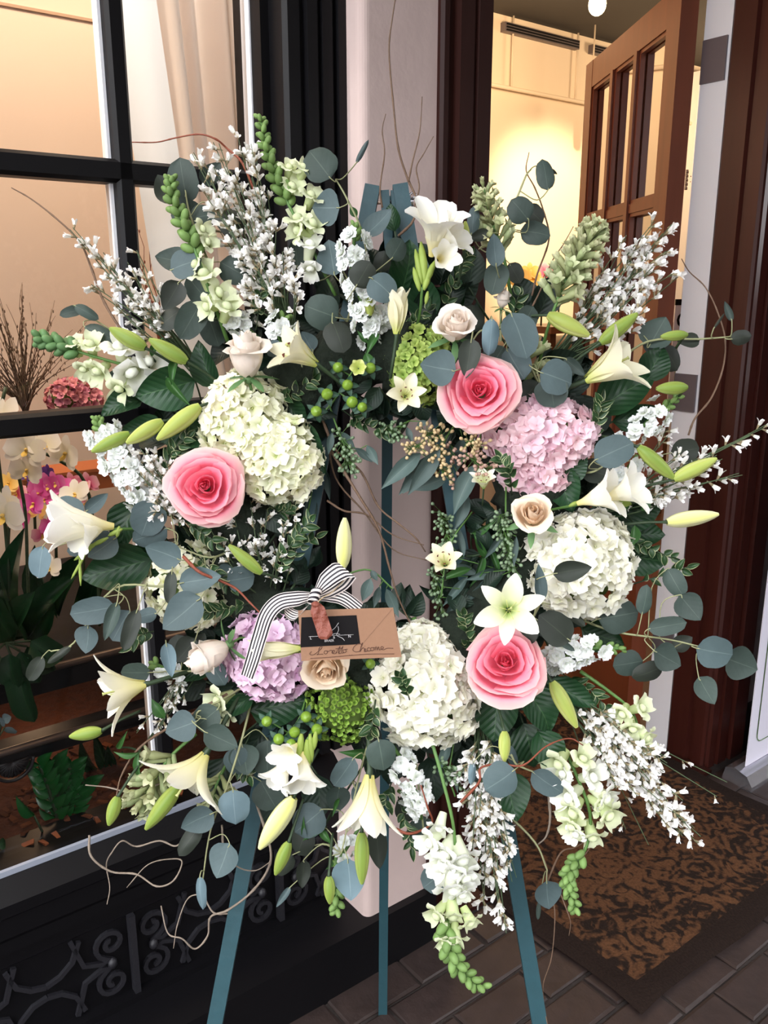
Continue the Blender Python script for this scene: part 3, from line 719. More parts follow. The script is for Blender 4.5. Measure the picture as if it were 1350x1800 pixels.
orchid('white orchid arching behind the glass above the magenta orchids', [(52, 1120), (48, 1000), (44, 900), (30, 820), (24, 760)], 1.70, [(47, 791), (80, 782), (117, 797), (48, 826)], 'w', .036, leaves=[(50, 1120, -20, 940, .05), (50, 1120, 40, 930, .045), (48, 1120, 135, 1010, .05), (50, 1125, 95, 1060, .06)])
orchid('white orchid with drooping blooms cut off by the left edge', [(20, 1110), (15, 1000), (5, 880), (-6, 760), (10, 680)], 1.66, [(4, 735), (14, 888), (6, 905)], 'w', .04, leaves=[(20, 1120, -60, 980, .06), (20, 1120, 60, 1040, .05)])
orchid('green-stemmed orchid spike with round buds crossing the white orchids', [(175, 1100), (168, 960), (150, 850), (105, 810), (60, 790)], 1.72, [(88, 1000), (133, 870)], 'w', .030)
orchid('magenta orchid plant glowing behind the glass', [(100, 1060), (98, 950), (95, 880)], 1.86, [(70, 860), (84, 852), (98, 848), (110, 856), (78, 880), (60, 885), (52, 892)], 'm', .026, leaves=[(100, 1080, 60, 960, .05), (100, 1080, 150, 970, .05)])
orchid('pink and cream orchid plant glowing beside the magenta one', [(150, 1060), (145, 950), (140, 880)], 1.90, [(128, 850), (142, 858), (155, 850), (132, 870), (70, 900, 'y'), (120, 890, 'p'), (150, 884, 'w'), (16, 850, 'y')], 'p', .026, leaves=[(150, 1080, 190, 960, .05)])
orchid('cream orchid plant low behind the glass at the left edge', [(10, 1060), (14, 960), (18, 880)], 1.90, [(10, 862, 'y'), (30, 870, 'p'), (25, 900, 'm'), (40, 915, 'm'), (8, 915, 'r'), (88, 925, 'm'), (75, 940, 'p')], 'y', .026)
orchid('violet flowering plant above the magenta orchids behind the glass', [(62, 940), (60, 880), (62, 850)], 1.98, [(48, 838), (62, 832), (76, 838), (86, 832), (66, 848)], 'v', .022)
for (x, y, k, lab) in ((903, 486, 'y', 'peach orchid on the far shop table'), (925, 482, 'y', 'yellow orchid on the far shop table'), (955, 483, 'p', 'pink orchid on the far shop table'), (985, 486, 'r', 'red orchid on the far shop table, nearest the open door')):
    g = onplane(x, y, 3.7); o = thing('orchid_plant', lab, 'orchid', Vector((g.x, g.y, 1.34)))
    b = MB(); b.tube([Vector((g.x, g.y, 1.34)), g], .006, 5); build(b, 'stem', M['stemd'], o)
    for i in range(4):
        p = onplane(x + U_(-12, 12), y + U_(-7, 10), 3.68 - i * .01); link('bloom', CT[k if i else k], o, Matrix.Translation(-o.location) @ mat4(frame((U_(-.3, .3), 0, 1), (1, 0, 0)), p, .055))
bx = thing('terracotta_box', 'orange wooden plant box behind the white orchids in the window', 'box', onplane(130, 850, 2.1))
q = onplane(130, 850, 2.1); tq, zq = q.dot(WU), q.z
b = MB(); b.box(tq - .12, tq + .14, 2.09, 2.2, zq - .02, zq + .025); build(b, 'side', plain('orange_wood', (176, 98, 54), .6), bx, False)
b = MB(); b.box(tq - .125, tq + .145, 2.085, 2.205, zq + .025, zq + .033); build(b, 'rim', bpy.data.materials['orange_wood'], bx, False)
# low foliage behind the lower glass
def potted(name, label, base, s_, tips, key, w, stemr=.004, jit=.02):
    p0 = onplane(*base, s_); o = thing(name, label, 'plant', p0)
    for (x, y) in tips:
        e = onplane(x, y, s_ + U_(-jit, jit)); mid = p0.lerp(e, .45) + Vector((0, 0, .02))
        b = MB(); b.tube([p0, p0.lerp(mid, .6), mid], stemr * .6, 4); build(b, 'stem', M['stemd'], o)
        leaf(o, mid, e, w * U_(.8, 1.1), LF[key])
    return o
def fern(label, base, s_, tips, key, w, n=9):
    """arching stems with paired leaflets"""
    p0 = onplane(*base, s_); o = thing('leafy_plant', label, 'plant', p0)
    for (x, y) in tips:
        e = onplane(x, y, s_ + U_(-.03, .03)); pts = smooth([p0, p0.lerp(e, .5) + Vector((0, 0, .02)), e], 4)
        b = MB(); b.tube(pts, .004, 5); build(b, 'stem', M['stemd'], o)
        ax = (e - p0).normalized(); sd = ax.cross(CB).normalized()
        for k in range(2, len(pts)):
            for sg_ in (1, -1): leaf(o, pts[k], pts[k] + (sd * sg_ + ax * .9).normalized() * w * 1.9, w, LF[key])
    return o
fern('glossy dark green plant with stacked leaflets low behind the glass', (112, 1480), 1.62, [(70, 1345), (95, 1340), (125, 1350), (150, 1375)], 'green', .022)
potted('leafy_plant', 'small bright green seedling on the bark at the window bottom', (88, 1488), 1.585, [(28, 1400), (66, 1482), (125, 1478), (110, 1470), (52, 1492)], 'green', .024)
potted('leafy_plant', 'blue-green succulent at the left edge behind the glass', (-5, 1300), 1.60, [(20, 1260), (8, 1268), (-5, 1260), (28, 1290)], 'C', .02)
potted('leafy_plant', 'broad dark leaves hanging over the lower planter shelf', (10, 1130), 1.63, [(60, 1270), (70, 1200), (95, 1180), (30, 1210), (110, 1160), (-20, 1200)], 'strap', .05)
potted('leafy_plant', 'brown dry foliage behind the glass beside the hanging lily', (215, 1430), 1.75, [(140, 1300), (165, 1290), (190, 1310), (150, 1340), (215, 1320), (170, 1360), (135, 1360), (230, 1350)], 'salal', .03)
potted('leafy_plant', 'low dark leaves in the bottom left corner of the window', (-10, 1520), 1.57, [(25, 1495), (10, 1480), (-10, 1470), (22, 1510)], 'salal', .022)
bk_ = thing('fan_ornament', 'dark iron fan rosette below the planter shelf behind the glass', 'ornament', onplane(25, 1350, 1.6))
for i in range(14):
    a = PI * i / 13; p0 = onplane(22, 1340, 1.6)
    b = MB(); b.tube([p0, p0 + WU * math.cos(a) * .03 - Vector((0, 0, math.sin(a) * .03))], [.0015, .004], 4); build(b, 'rib', M['iron'], bk_)
b = MB(); b.tube([p0 + WU * math.cos(a) * .038 - Vector((0, 0, math.sin(a) * .038)) for a in [PI * i / 16 for i in range(17)]], .004, 5); build(b, 'rim', M['iron'], bk_)

# ---------------------------------------------------------------- banner stand right of the door
bs = thing('banner_stand', 'white roll-up banner stand with a silver base at the right edge', 'banner stand', W(2.7, 1.25, 0))
b = MB(); b.prism([(1.215, .0), (1.215, .02), (1.235, .05), (1.28, .062), (1.31, .05), (1.32, .0)], 2.392, 3.2); build(b, 'base', M['chrome'], bs, False)
b = MB(); b.box(2.430, 3.17, 1.262, 1.265, .06, 2.1); build(b, 'panel', M['banner'], bs, False)
def loop(t0, t1, z0, z1, r):
    out = []
    for (cx, cz, a0) in ((t0 + r, z0 + r, PI), (t1 - r, z0 + r, 1.5 * PI), (t1 - r, z1 - r, 0), (t0 + r, z1 - r, PI / 2)):
        for i in range(5): a = a0 + i * PI / 8; out.append(W(cx + r * math.cos(a), 1.260, cz + r * math.sin(a)))
    return out + [out[0]]
b = MB(); b.tube(loop(2.475, 3.12, .13, 2.0, .03), .0018, 4); build(b, 'printed_border', M['green_line'], bs)
b = MB(); b.tube([W(2.80, 1.30, .05), W(2.80, 1.30, 2.1)], .01, 8); build(b, 'pole', M['chrome'], bs)

# ---------------------------------------------------------------- doormat rug
m, n, bb = newmat('persian_rug')
tc = nd(n, 'ShaderNodeTexCoord'); sp = nd(n, 'ShaderNodeSeparateXYZ'); n.links.new(tc.outputs['UV'], sp.inputs[0])
def mth(op, a, b_=None, c_=None):
    x = nd(n, 'ShaderNodeMath', operation=op)
    for i, v in enumerate((a, b_, c_)):
        if v is None: continue
        if isinstance(v, (int, float)): x.inputs[i].default_value = v
        else: n.links.new(v, x.inputs[i])
    return x.outputs[0]
RW, RL = .965, 1.62
ux, uy = sp.outputs[0], sp.outputs[1]
ex = mth('MINIMUM', mth('MULTIPLY', ux, RW), mth('MULTIPLY', mth('SUBTRACT', 1.0, ux), RW)); ey = mth('MINIMUM', mth('MULTIPLY', uy, RL), mth('MULTIPLY', mth('SUBTRACT', 1.0, uy), RL))
ed = mth('MINIMUM', ex, ey)
mp = nd(n, 'ShaderNodeMapping'); mp.inputs['Scale'].default_value = (RW, RL, 1); n.links.new(tc.outputs['UV'], mp.inputs[0])
no = nd(n, 'ShaderNodeTexNoise'); no.inputs['Scale'].default_value = 24; no.inputs['Detail'].default_value = 7; no.inputs['Distortion'].default_value = 1.6; n.links.new(mp.outputs[0], no.inputs['Vector'])
n2 = nd(n, 'ShaderNodeTexNoise'); n2.inputs['Scale'].default_value = 4; n2.inputs['Detail'].default_value = 3; n.links.new(mp.outputs[0], n2.inputs['Vector'])
n3 = nd(n, 'ShaderNodeTexNoise'); n3.inputs['Scale'].default_value = 160; n.links.new(mp.outputs[0], n3.inputs['Vector'])
vo = nd(n, 'ShaderNodeTexVoronoi'); vo.inputs['Scale'].default_value = 9; vo.feature = 'F1'; n.links.new(mp.outputs[0], vo.inputs['Vector'])
ring = mth('MULTIPLY', mth('SINE', mth('MULTIPLY', vo.outputs['Distance'], 34)), .06)
bandf = mth('MULTIPLY', mth('LESS_THAN', ed, .25), .05)
pat = mth('ADD', mth('ADD', mth('ADD', no.outputs[0], ring), bandf), mth('MULTIPLY', mth('SUBTRACT', n2.outputs[0], .5), .35))
pf = mth('SMOOTHSTEP', .49, .545, pat) if False else None
mrp = nd(n, 'ShaderNodeMapRange'); mrp.interpolation_type = 'SMOOTHSTEP'; mrp.inputs['From Min'].default_value = .44; mrp.inputs['From Max'].default_value = .64; n.links.new(pat, mrp.inputs['Value'])
border = mth('LESS_THAN', ed, .062)
fac = mth('MAXIMUM', mrp.outputs[0], border)
mx = nd(n, 'ShaderNodeMix', data_type='RGBA'); n.links.new(fac, mx.inputs['Factor'])
m2 = nd(n, 'ShaderNodeMix', data_type='RGBA'); n.links.new(n3.outputs[0], m2.inputs['Factor']); m2.inputs['A'].default_value = lin((58, 40, 27)); m2.inputs['B'].default_value = lin((100, 68, 46))
m3 = nd(n, 'ShaderNodeMix', data_type='RGBA'); n.links.new(n3.outputs[0], m3.inputs['Factor']); m3.inputs['A'].default_value = lin((20, 15, 14)); m3.inputs['B'].default_value = lin((44, 33, 28))
n.links.new(m2.outputs['Result'], mx.inputs['A']); n.links.new(m3.outputs['Result'], mx.inputs['B']); n.links.new(mx.outputs['Result'], bb.inputs['Base Color'])
bp = nd(n, 'ShaderNodeBump'); bp.inputs['Strength'].default_value = .7; bp.inputs['Distance'].default_value = .004; n.links.new(n3.outputs[0], bp.inputs['Height']); n.links.new(bp.outputs[0], bb.inputs['Normal'])
bb.inputs['Roughness'].default_value = 1.0; bb.inputs['Specular IOR Level'].default_value = .1
M['rug'] = m
me = MB(); uvs = []
NX, NY = 60, 100
def rf(u, v):
    e = min(u * RW, (1 - u) * RW, v * RL, (1 - v) * RL)
    return W(1.384 + u * RW + .006 * math.sin(v * 19) * (u < .01 or u > .99), .885 + v * RL + .006 * math.sin(u * 11) * (v < .01), .022 + min(0, e - .006) * 1.2 + .0015 * math.sin(u * 23 + v * 31) + U_(-.0006, .0006)), 1
me.grid(rf, NX, NY)
rug = build(me, 'doormat_rug', M['rug'], None, True, W(1.85, 1.2, 0)); tag(rug, 'worn brown and black patterned rug lying in the doorway', 'rug')
uvl = rug.data.uv_layers.new(name='UVMap'); lp = [0] * len(rug.data.loops); rug.data.loops.foreach_get('vertex_index', lp)
fl_ = []
for vi in lp: fl_ += [(vi % (NX + 1)) / NX, (vi // (NX + 1)) / NY]
uvl.data.foreach_set('uv', fl_)

# ================================================================ THE EASEL
ea = thing('display_easel', 'teal painted wooden easel holding up the flower wreath', 'easel', Vector((P(690, 900).x, 1.35, 0)))
def plank(name, a, b_, w, th, side, mat=M['easel'], par=ea):
    """flat board from a to b, w wide across side"""
    d = (b_ - a).normalized(); x = (side - d * side.dot(d)).normalized(); y = d.cross(x); b = MB(); c = []
    for e in (a, b_):
        for (i, j) in ((-1, -1), (1, -1), (1, 1), (-1, 1)): b.vert(e + x * w * .5 * i + y * th * .5 * j)
    for f in ((3, 2, 1, 0), (4, 5, 6, 7), (0, 1, 5, 4), (1, 2, 6, 5), (2, 3, 7, 6), (3, 0, 4, 7)): b.face(*f)
    o = build(b, name, mat, par, False); return o
OFL = -.015
def pfloor(px0, py0, px1, py1, off):
    a, b_ = P(px0, py0, off), P(px1, py1, off); k = a.z / (a.z - b_.z); return a + (b_ - a) * k
plank('leg', P(655, 328, OFL + .02), pfloor(672, 330, 382, 1800, OFL), .024, .018, CR)
plank('leg', P(703, 326, OFL + .02), pfloor(722, 330, 953, 1800, OFL), .024, .018, CR)
rear_foot = W(.9448841969954508, 1.2447, 0)
plank('leg', P(684, 345, OFL - .02), rear_foot + Vector((0, 0, 0)), .019, .02, CR)
plank('hinge_block', P(676, 338, OFL + .01), P(684, 440, OFL + .01), .014, .02, CR)
plank('hinge_block', P(693, 338, OFL + .012), P(700, 420, OFL + .012), .012, .02, CR)
# plank('crossbar', P(575, 960, OFL - .012), P(820, 960, OFL - .012), .022, .01, CU)
b = MB(); q = P(722, 356, 0)
b.tube([P(660, 356, OFL), q], .003, 8); b.tube([q - CR * .004, q + CR * .004], .008, 10); build(b, 'bolt', M['chrome'], ea)
for sg_ in (1, -1):
    b = MB(); b.tube([q + CU * sg_ * .004 + CR * .002, q + CU * sg_ * .012 + CR * .008, q + CU * sg_ * .017 + CR * .004, q + CU * sg_ * .012 - CR * .002, q + CU * sg_ * .004], .0022, 6); build(b, 'wing', M['chrome'], ea)

# ================================================================ THE WREATH BASE
WC = (672, 900)
def RP(a, r, off, k=1.0):
    """point on the wreath: angle in degrees, radius in pixels"""
    return P(WC[0] + math.cos(math.radians(a)) * r * .96, WC[1] - math.sin(math.radians(a)) * r * 1.03 * k, off)
wb_ = thing('wreath_frame', 'dark green ring frame of the wreath hidden under the flowers on the easel', 'wreath', P(690, 900, .02))
b = MB(); ring = [RP(a, 268 + 8 * math.sin(a * .3), .015) for a in range(0, 366, 6)]
b.tube(ring, [.055 + .012 * math.sin(i * 1.9) for i in range(len(ring))], 10, cap=False); build(b, 'foam_ring', plain('moss_covered_ring', (22, 32, 20), .95, bump=1, bscale=60, var=.4), wb_)
def fill_branch(i, a, r0, off, key, w, n, lab, g):
    p0 = RP(a, r0, off); da = U_(-35, 35); o = thing('leafy_branch', lab, 'foliage', p0, g)
    pts = [p0]
    for k in range(1, 5): pts.append(RP(a + da * k / 8, r0 + U_(34, 46) * k * (1 if r0 > 230 else -.30), off - .012 * k + U_(-.004, .004)))
    b = MB(); sp_ = smooth(pts, 3); b.tube(sp_, .0022, 4); build(b, 'stem', M['stemd'], o)
    for k in range(n):
        q = sp_[int((k + .5) / n * (len(sp_) - 1))]; ax = (sp_[-1] - sp_[0]).normalized()
        ang = U_(-1.5, 1.5); sd = ax.cross(CB).normalized()
        d = (ax * math.cos(ang) + sd * math.sin(ang) + CB * U_(-.1, .45)).normalized()
        leaf(o, q, q + d * w * U_(1.3, 1.7), w * U_(.8, 1.1), LF[key], roll=U_(-.8, .8))
    return o
for i in range(30):
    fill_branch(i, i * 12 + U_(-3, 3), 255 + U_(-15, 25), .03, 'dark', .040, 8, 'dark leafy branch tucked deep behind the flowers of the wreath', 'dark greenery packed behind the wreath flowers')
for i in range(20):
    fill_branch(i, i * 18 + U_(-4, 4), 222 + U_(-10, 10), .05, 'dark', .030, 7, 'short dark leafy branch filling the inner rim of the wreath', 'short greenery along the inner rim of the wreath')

# ---------------------------------------------------------------- broad green leaves
def bigleaf(label, specs, off, key='salal', root=None):
    """specs: (x, y, length, width, direction); one stem with its leaves"""
    if root is None: root = (sum(q[0] for q in specs) / len(specs), sum(q[1] for q in specs) / len(specs))
    p0 = P(root[0], root[1], off - .05); o = thing('broadleaf_stem', label, 'foliage', p0)
    for (x, y, L, Wd, d) in specs:
        a = math.radians(d); k = off + U_(-.008, .008)
        A = P(x - math.cos(a) * L / 2, y + math.sin(a) * L / 2, k - .012); C = P(x + math.cos(a) * L / 2, y - math.sin(a) * L / 2, k + U_(-.01, .012))
        b = MB(); b.tube(smooth([p0, p0.lerp(A, .6) - CB * .01, A], 3), .0018, 4); build(b, 'stem', M['stemd'], o)
        leaf(o, A, C, Wd * PX(off), LF[key])
bigleaf('large glossy leaves under the pair of lily buds left of the cream hydrangea', [(290, 683, 110, 78, 195), (213, 718, 78, 48, 200), (247, 752, 80, 40, 195), (363, 640, 90, 50, 110), (330, 760, 100, 70, 200)], .06, root=(360, 740))
bigleaf('big ribbed leaves behind the white freesia at far left', [(228, 925, 95, 62, 250), (205, 1000, 130, 82, 195), (250, 985, 90, 60, 160)], .045, root=(300, 960))
bigleaf('dark broad leaves behind the freesia at the top centre', [(712, 470, 100, 78, 80), (742, 520, 90, 60, 100), (690, 382, 50, 34, 100), (790, 525, 80, 60, 60)], .03, 'salal', root=(720, 560))
bigleaf('wide green leaf behind the star lily at upper right', [(1100, 692, 120, 72, 30), (1150, 640, 70, 55, 60), (1120, 730, 90, 50, 15)], .05, root=(1020, 760))
bigleaf('toothed green leaf between the pink hydrangea and white freesia', [(992, 862, 85, 62, 290), (1010, 820, 60, 45, 40)], .07, root=(960, 880))
bigleaf('olive green leaf pair below the pink rose at lower right', [(872, 1258, 95, 78, 265), (930, 1310, 80, 80, 285), (945, 1250, 90, 72, 300), (1005, 1222, 100, 46, 335), (965, 1320, 80, 60, 300), (900, 1400, 90, 70, 280)], .06, root=(890, 1180))
bigleaf('dark green leaves below the lilac hydrangea', [(493, 1240, 110, 72, 10), (415, 1243, 70, 34, 215), (345, 1180, 80, 40, 200), (460, 1210, 60, 40, 240)], .055, root=(540, 1200))
bigleaf('dark leaf on the inner edge right of the cream hydrangea', [(548, 790, 100, 46, 300), (520, 730, 60, 46, 310)], .06, root=(500, 720))
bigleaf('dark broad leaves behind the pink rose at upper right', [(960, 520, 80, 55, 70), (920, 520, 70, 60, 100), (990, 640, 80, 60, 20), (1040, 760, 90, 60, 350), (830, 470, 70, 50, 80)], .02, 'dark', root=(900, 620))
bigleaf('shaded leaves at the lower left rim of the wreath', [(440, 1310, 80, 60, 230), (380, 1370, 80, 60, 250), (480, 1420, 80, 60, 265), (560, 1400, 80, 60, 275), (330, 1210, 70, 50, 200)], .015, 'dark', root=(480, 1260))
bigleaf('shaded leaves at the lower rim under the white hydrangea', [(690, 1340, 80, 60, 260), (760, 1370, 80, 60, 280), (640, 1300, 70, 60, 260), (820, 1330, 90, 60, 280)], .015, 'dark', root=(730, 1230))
bigleaf('shaded leaves at the right rim behind the white hydrangea', [(1120, 900, 90, 60, 10), (1130, 980, 90, 60, 350), (1090, 880, 80, 60, 30), (1130, 940, 80, 55, 0), (1060, 1120, 80, 60, 340)], .02, 'salal', root=(1040, 960))
bigleaf('fresh green blades beside the lily buds at upper left', [(307, 655, 55, 16, 260), (315, 690, 70, 16, 310), (276, 610, 40, 14, 60), (228, 640, 30, 10, 200)], .09, 'bright', root=(300, 670))
bigleaf('bright green blade leaves beside the hanging lily at lower left', [(278, 1245, 42, 20, 125), (222, 1322, 45, 13, 180), (247, 1347, 55, 13, 275), (215, 1300, 35, 10, 60)], .07, 'bright', root=(245, 1320))
bigleaf('green blade leaves at the bottom beside the hanging white lily', [(550, 1465, 45, 13, 215), (537, 1455, 40, 10, 100), (572, 1468, 40, 14, 305), (625, 1322, 60, 18, 180), (590, 1420, 35, 8, 250), (578, 1520, 20, 10, 240)], .07, 'bright', root=(572, 1450))
bigleaf('bright green leaves around the small yellow bud above the berries', [(655, 605, 45, 16, 240), (650, 640, 42, 20, 290), (637, 592, 30, 10, 130)], .10, 'bright', root=(648, 600))
bigleaf('slim green leaves behind the half open lily inside the ring', [(850, 925, 50, 14, 30), (800, 1010, 60, 16, 200), (838, 1000, 70, 14, 250), (870, 990, 60, 12, 290), (845, 960, 50, 14, 120), (905, 940, 40, 12, 60)], .05, 'bright', root=(830, 980))
bigleaf('fresh green leaves beside the white freesia at right', [(1110, 945, 45, 20, 255), (1135, 885, 30, 16, 60), (1145, 875, 30, 14, 20), (1095, 885, 30, 14, 100)], .06, 'bright', root=(1100, 890))

# ---------------------------------------------------------------- silver dollar eucalyptus
def euc(label, back, leaves, off=.07, name='eucalyptus_branch'):
    """back: branch points (x, y, off) px; leaves: (x, y, length, width, direction, tone[, off])"""
    bp_ = smooth([P(*q) for q in back], 5); p0 = bp_[0].copy(); o = thing(name, label, 'eucalyptus', p0)
    b = MB(); b.tube(bp_, [.0022 * (1 - .5 * i / len(bp_)) for i in range(len(bp_))], 5, cap=False)
    for q in leaves:
        x, y, L, Wd, d, tone = q[:6]; k = (q[6] if len(q) > 6 else off) + U_(-.012, .012); a = math.radians(d)
        A = P(x - math.cos(a) * L / 2, y + math.sin(a) * L / 2, k); C = P(x + math.cos(a) * L / 2, y - math.sin(a) * L / 2, k + U_(-.012, .012))
        j = min(range(len(bp_)), key=lambda i_: (bp_[i_] - A).length + .25 * abs((bp_[i_] - A).dot((C - A).normalized())))
        c_ = bp_[j]; dd = (C - A).normalized(); mid = c_.lerp(A, .55) - dd * min(.02, (A - c_).length * .35)
        b.tube(smooth([c_, mid, A, A + dd * L * PX(k) * .12], 4), .0009, 4, cap=False)
        leaf(o, A, C, Wd * PX(k), LF[tone])
    build(b, 'stem', M['steml'], o)
euc('tall eucalyptus branch beside the green snapdragon tip at upper left', [(420, 600, .04), (370, 470, .07), (335, 380, .08), (325, 330, .07)],
    [(323, 318, 84, 54, 100, 'A'), (292, 333, 60, 48, 120, 'D', .05), (328, 376, 60, 52, 150, 'A', .05), (357, 381, 46, 42, 10, 'A'), (405, 393, 62, 44, 300, 'D'), (302, 456, 60, 50, 170, 'A'), (327, 465, 58, 52, 20, 'B', .10),
     (302, 520, 58, 44, 240, 'D', .09), (412, 475, 58, 50, 330, 'A'), (352, 512, 72, 44, 130, 'A', .06), (372, 305, 50, 36, 50, 'A', .05), (335, 563, 76, 50, 240, 'A', .09), (373, 576, 70, 48, 290, 'A', .05), (300, 560, 50, 40, 220, 'D')])
euc('eucalyptus branch with two big round leaves before the black pilaster', [(650, 520, .03), (640, 420, .06), (610, 350, .08), (590, 315, .08)],
    [(562, 289, 62, 60, 128, 'A', .09), (573, 365, 48, 64, 180, 'B', .09), (637, 266, 48, 9, 62, 'B'), (665, 391, 66, 40, 45, 'B', .09), (621, 372, 24, 14, 120, 'bright')])
euc('eucalyptus leaves clustered above the white stock at the top', [(600, 600, .03), (620, 520, .06), (600, 470, .06)],
    [(583, 453, 64, 56, 100, 'B'), (521, 445, 55, 34, 95, 'A', .05), (638, 482, 52, 46, 60, 'D', .12), (672, 506, 56, 54, 320, 'B', .12), (697, 438, 42, 38, 60, 'A'), (565, 548, 64, 60, 160, 'A', .09), (594, 592, 60, 48, 290, 'D', .10), (672, 460, 40, 30, 80, 'D', .05)])
euc('dark eucalyptus leaves behind the green hypericum berries', [(560, 640, .03), (540, 690, .06), (530, 640, .07)],
    [(549, 712, 66, 62, 250, 'B', .06), (482, 614, 30, 32, 190, 'B', .08), (540, 600, 40, 34, 120, 'B', .05), (575, 640, 50, 40, 60, 'D', .03)])
euc('eucalyptus branch standing out before the bright shop at upper right', [(880, 600, .03), (885, 430, .06), (920, 320, .07), (935, 295, .06)],
    [(958, 307, 56, 32, 100, 'A', .08), (972, 302, 18, 8, 330, 'D'), (914, 369, 48, 46, 130, 'A', .09), (938, 378, 42, 38, 320, 'D', .06), (941, 410, 54, 42, 350, 'A', .08), (870, 440, 60, 34, 95, 'B', .10), (872, 490, 60, 42, 255, 'A', .09), (832, 388, 54, 22, 85, 'B', .07), (842, 415, 40, 22, 200, 'D'), (905, 480, 40, 30, 300, 'D', .04)])
euc('pale blue eucalyptus leaves hanging above the pink rose at upper right', [(960, 700, .04), (900, 590, .10), (850, 580, .12), (830, 600, .12)],
    [(862, 592, 66, 30, 265, 'C', .14), (912, 590, 86, 68, 290, 'B', .13), (824, 630, 72, 40, 262, 'D', .15), (906, 640, 62, 56, 300, 'B', .11), (873, 630, 50, 50, 240, 'A', .10), (770, 646, 64, 66, 170, 'B', .15), (925, 560, 50, 40, 60, 'A', .08)])
euc('overlapping round eucalyptus leaves above the pink hydrangea', [(1000, 760, .04), (960, 700, .08), (940, 640, .10)],
    [(977, 664, 60, 62, 340, 'B', .13), (970, 690, 54, 58, 280, 'A', .11), (930, 690, 50, 40, 230, 'D', .08), (1010, 645, 48, 22, 320, 'A', .10), (945, 730, 40, 34, 260, 'D', .06)])
euc('eucalyptus branch reaching right over the door jamb with small dark leaves', [(1080, 640, .03), (1140, 600, .05), (1230, 596, .05), (1285, 592, .05)],
    [(1155, 584, 62, 60, 60, 'A', .05), (1150, 612, 50, 36, 310, 'A', .03), (1210, 599, 40, 28, 185, 'D', .05), (1280, 547, 38, 13, 110, 'A'), (1264, 564, 34, 5, 55, 'D'), (1303, 593, 38, 26, 10, 'D'), (1178, 630, 50, 40, 300, 'D', .02)])
euc('broad eucalyptus leaf between the pink hydrangea and the white stock', [(1010, 830, .04), (1040, 830, .07), (1060, 820, .08)],
    [(1079, 794, 76, 56, 25, 'B', .10), (1204, 792, 52, 42, 10, 'D', .02), (1050, 830, 60, 44, 340, 'D', .05), (1060, 740, 46, 30, 60, 'A', .04)])
euc('eucalyptus leaves lying over the white hydrangea at right', [(900, 1150, .05), (945, 1070, .13), (960, 1020, .15)],
    [(1006, 1003, 70, 38, 10, 'D', .19), (949, 1024, 66, 24, 95, 'B', .17), (975, 1104, 72, 56, 140, 'D', .15), (924, 1113, 46, 40, 100, 'D', .13), (1010, 1085, 50, 16, 320, 'D', .08), (990, 1130, 50, 12, 325, 'A', .12)])
euc('long eucalyptus branch of round leaves stretching to the right edge', [(1000, 1080, .04), (1080, 1110, .07), (1180, 1125, .08), (1280, 1150, .07)],
    [(1087, 1082, 72, 62, 10, 'A', .09), (1133, 1054, 54, 28, 80, 'A', .08), (1187, 1024, 56, 36, 300, 'A', .06), (1213, 1068, 58, 50, 310, 'A', .09), (1173, 1100, 70, 32, 10, 'A', .08), (1173, 1157, 54, 52, 330, 'A', .10), (1138, 1181, 58, 36, 200, 'D', .08),
     (1104, 1166, 54, 44, 190, 'A', .06), (1256, 1145, 66, 58, 350, 'B', .10), (1303, 1167, 60, 62, 340, 'A', .07), (1242, 1214, 56, 42, 300, 'A', .09), (1200, 1130, 40, 30, 30, 'D', .04)])
euc('eucalyptus branch hanging over the right easel leg', [(880, 1260, .04), (900, 1330, .07), (920, 1350, .08), (985, 1370, .06)],
    [(879, 1371, 64, 60, 215, 'B', .12), (962, 1375, 66, 44, 325, 'B', .09), (830, 1360, 40, 15, 265, 'C', .09), (900, 1330, 44, 18, 290, 'B', .07), (838, 1368, 36, 10, 240, 'B', .07)])
euc('single round eucalyptus leaf hanging low right of the easel leg', [(880, 1420, .02), (940, 1480, .03), (962, 1530, .03)], [(963, 1573, 50, 50, 275, 'B', .03), (947, 1600, 34, 8, 265, 'A', .02)])
euc('eucalyptus leaves low behind the white snapdragon', [(730, 1330, .03), (740, 1420, .04), (750, 1500, .04)], [(764, 1544, 52, 50, 220, 'B', .05), (741, 1466, 66, 52, 270, 'A', .03), (812, 1560, 50, 30, 280, 'A', .01), (715, 1420, 50, 40, 250, 'D', .02)])
euc('eucalyptus branch with round leaves between the hydrangeas at the bottom', [(640, 1250, .04), (655, 1290, .08), (640, 1330, .08), (600, 1500, .07)],
    [(670, 1327, 56, 52, 280, 'A', .11), (605, 1357, 62, 40, 235, 'B', .10), (543, 1443, 64, 56, 220, 'B', .07), (532, 1480, 50, 44, 250, 'D', .05), (614, 1546, 74, 60, 275, 'C', .09), (664, 1490, 76, 36, 275, 'D', .06), (533, 1536, 52, 26, 265, 'D', .07), (593, 1405, 50, 44, 260, 'A', .05), (498, 1577, 44, 12, 235, 'B', .04), (500, 1520, 46, 30, 230, 'D', .04), (640, 1400, 56, 40, 300, 'B', .05)])
euc('eucalyptus branch with pale round leaves above the left easel leg', [(440, 1240, .04), (425, 1300, .08), (400, 1380, .09), (370, 1460, .08), (356, 1550, .07)],
    [(472, 1397, 56, 54, 300, 'A', .05), (470, 1333, 66, 50, 270, 'A', .05), (412, 1419, 62, 54, 275, 'C', .11), (430, 1335, 56, 54, 280, 'A', .08), (347, 1442, 64, 50, 205, 'B', .09), (333, 1478, 66, 30, 235, 'D', .10), (392, 1513, 66, 56, 250, 'B', .08), (354, 1570, 60, 19, 275, 'C', .09)])
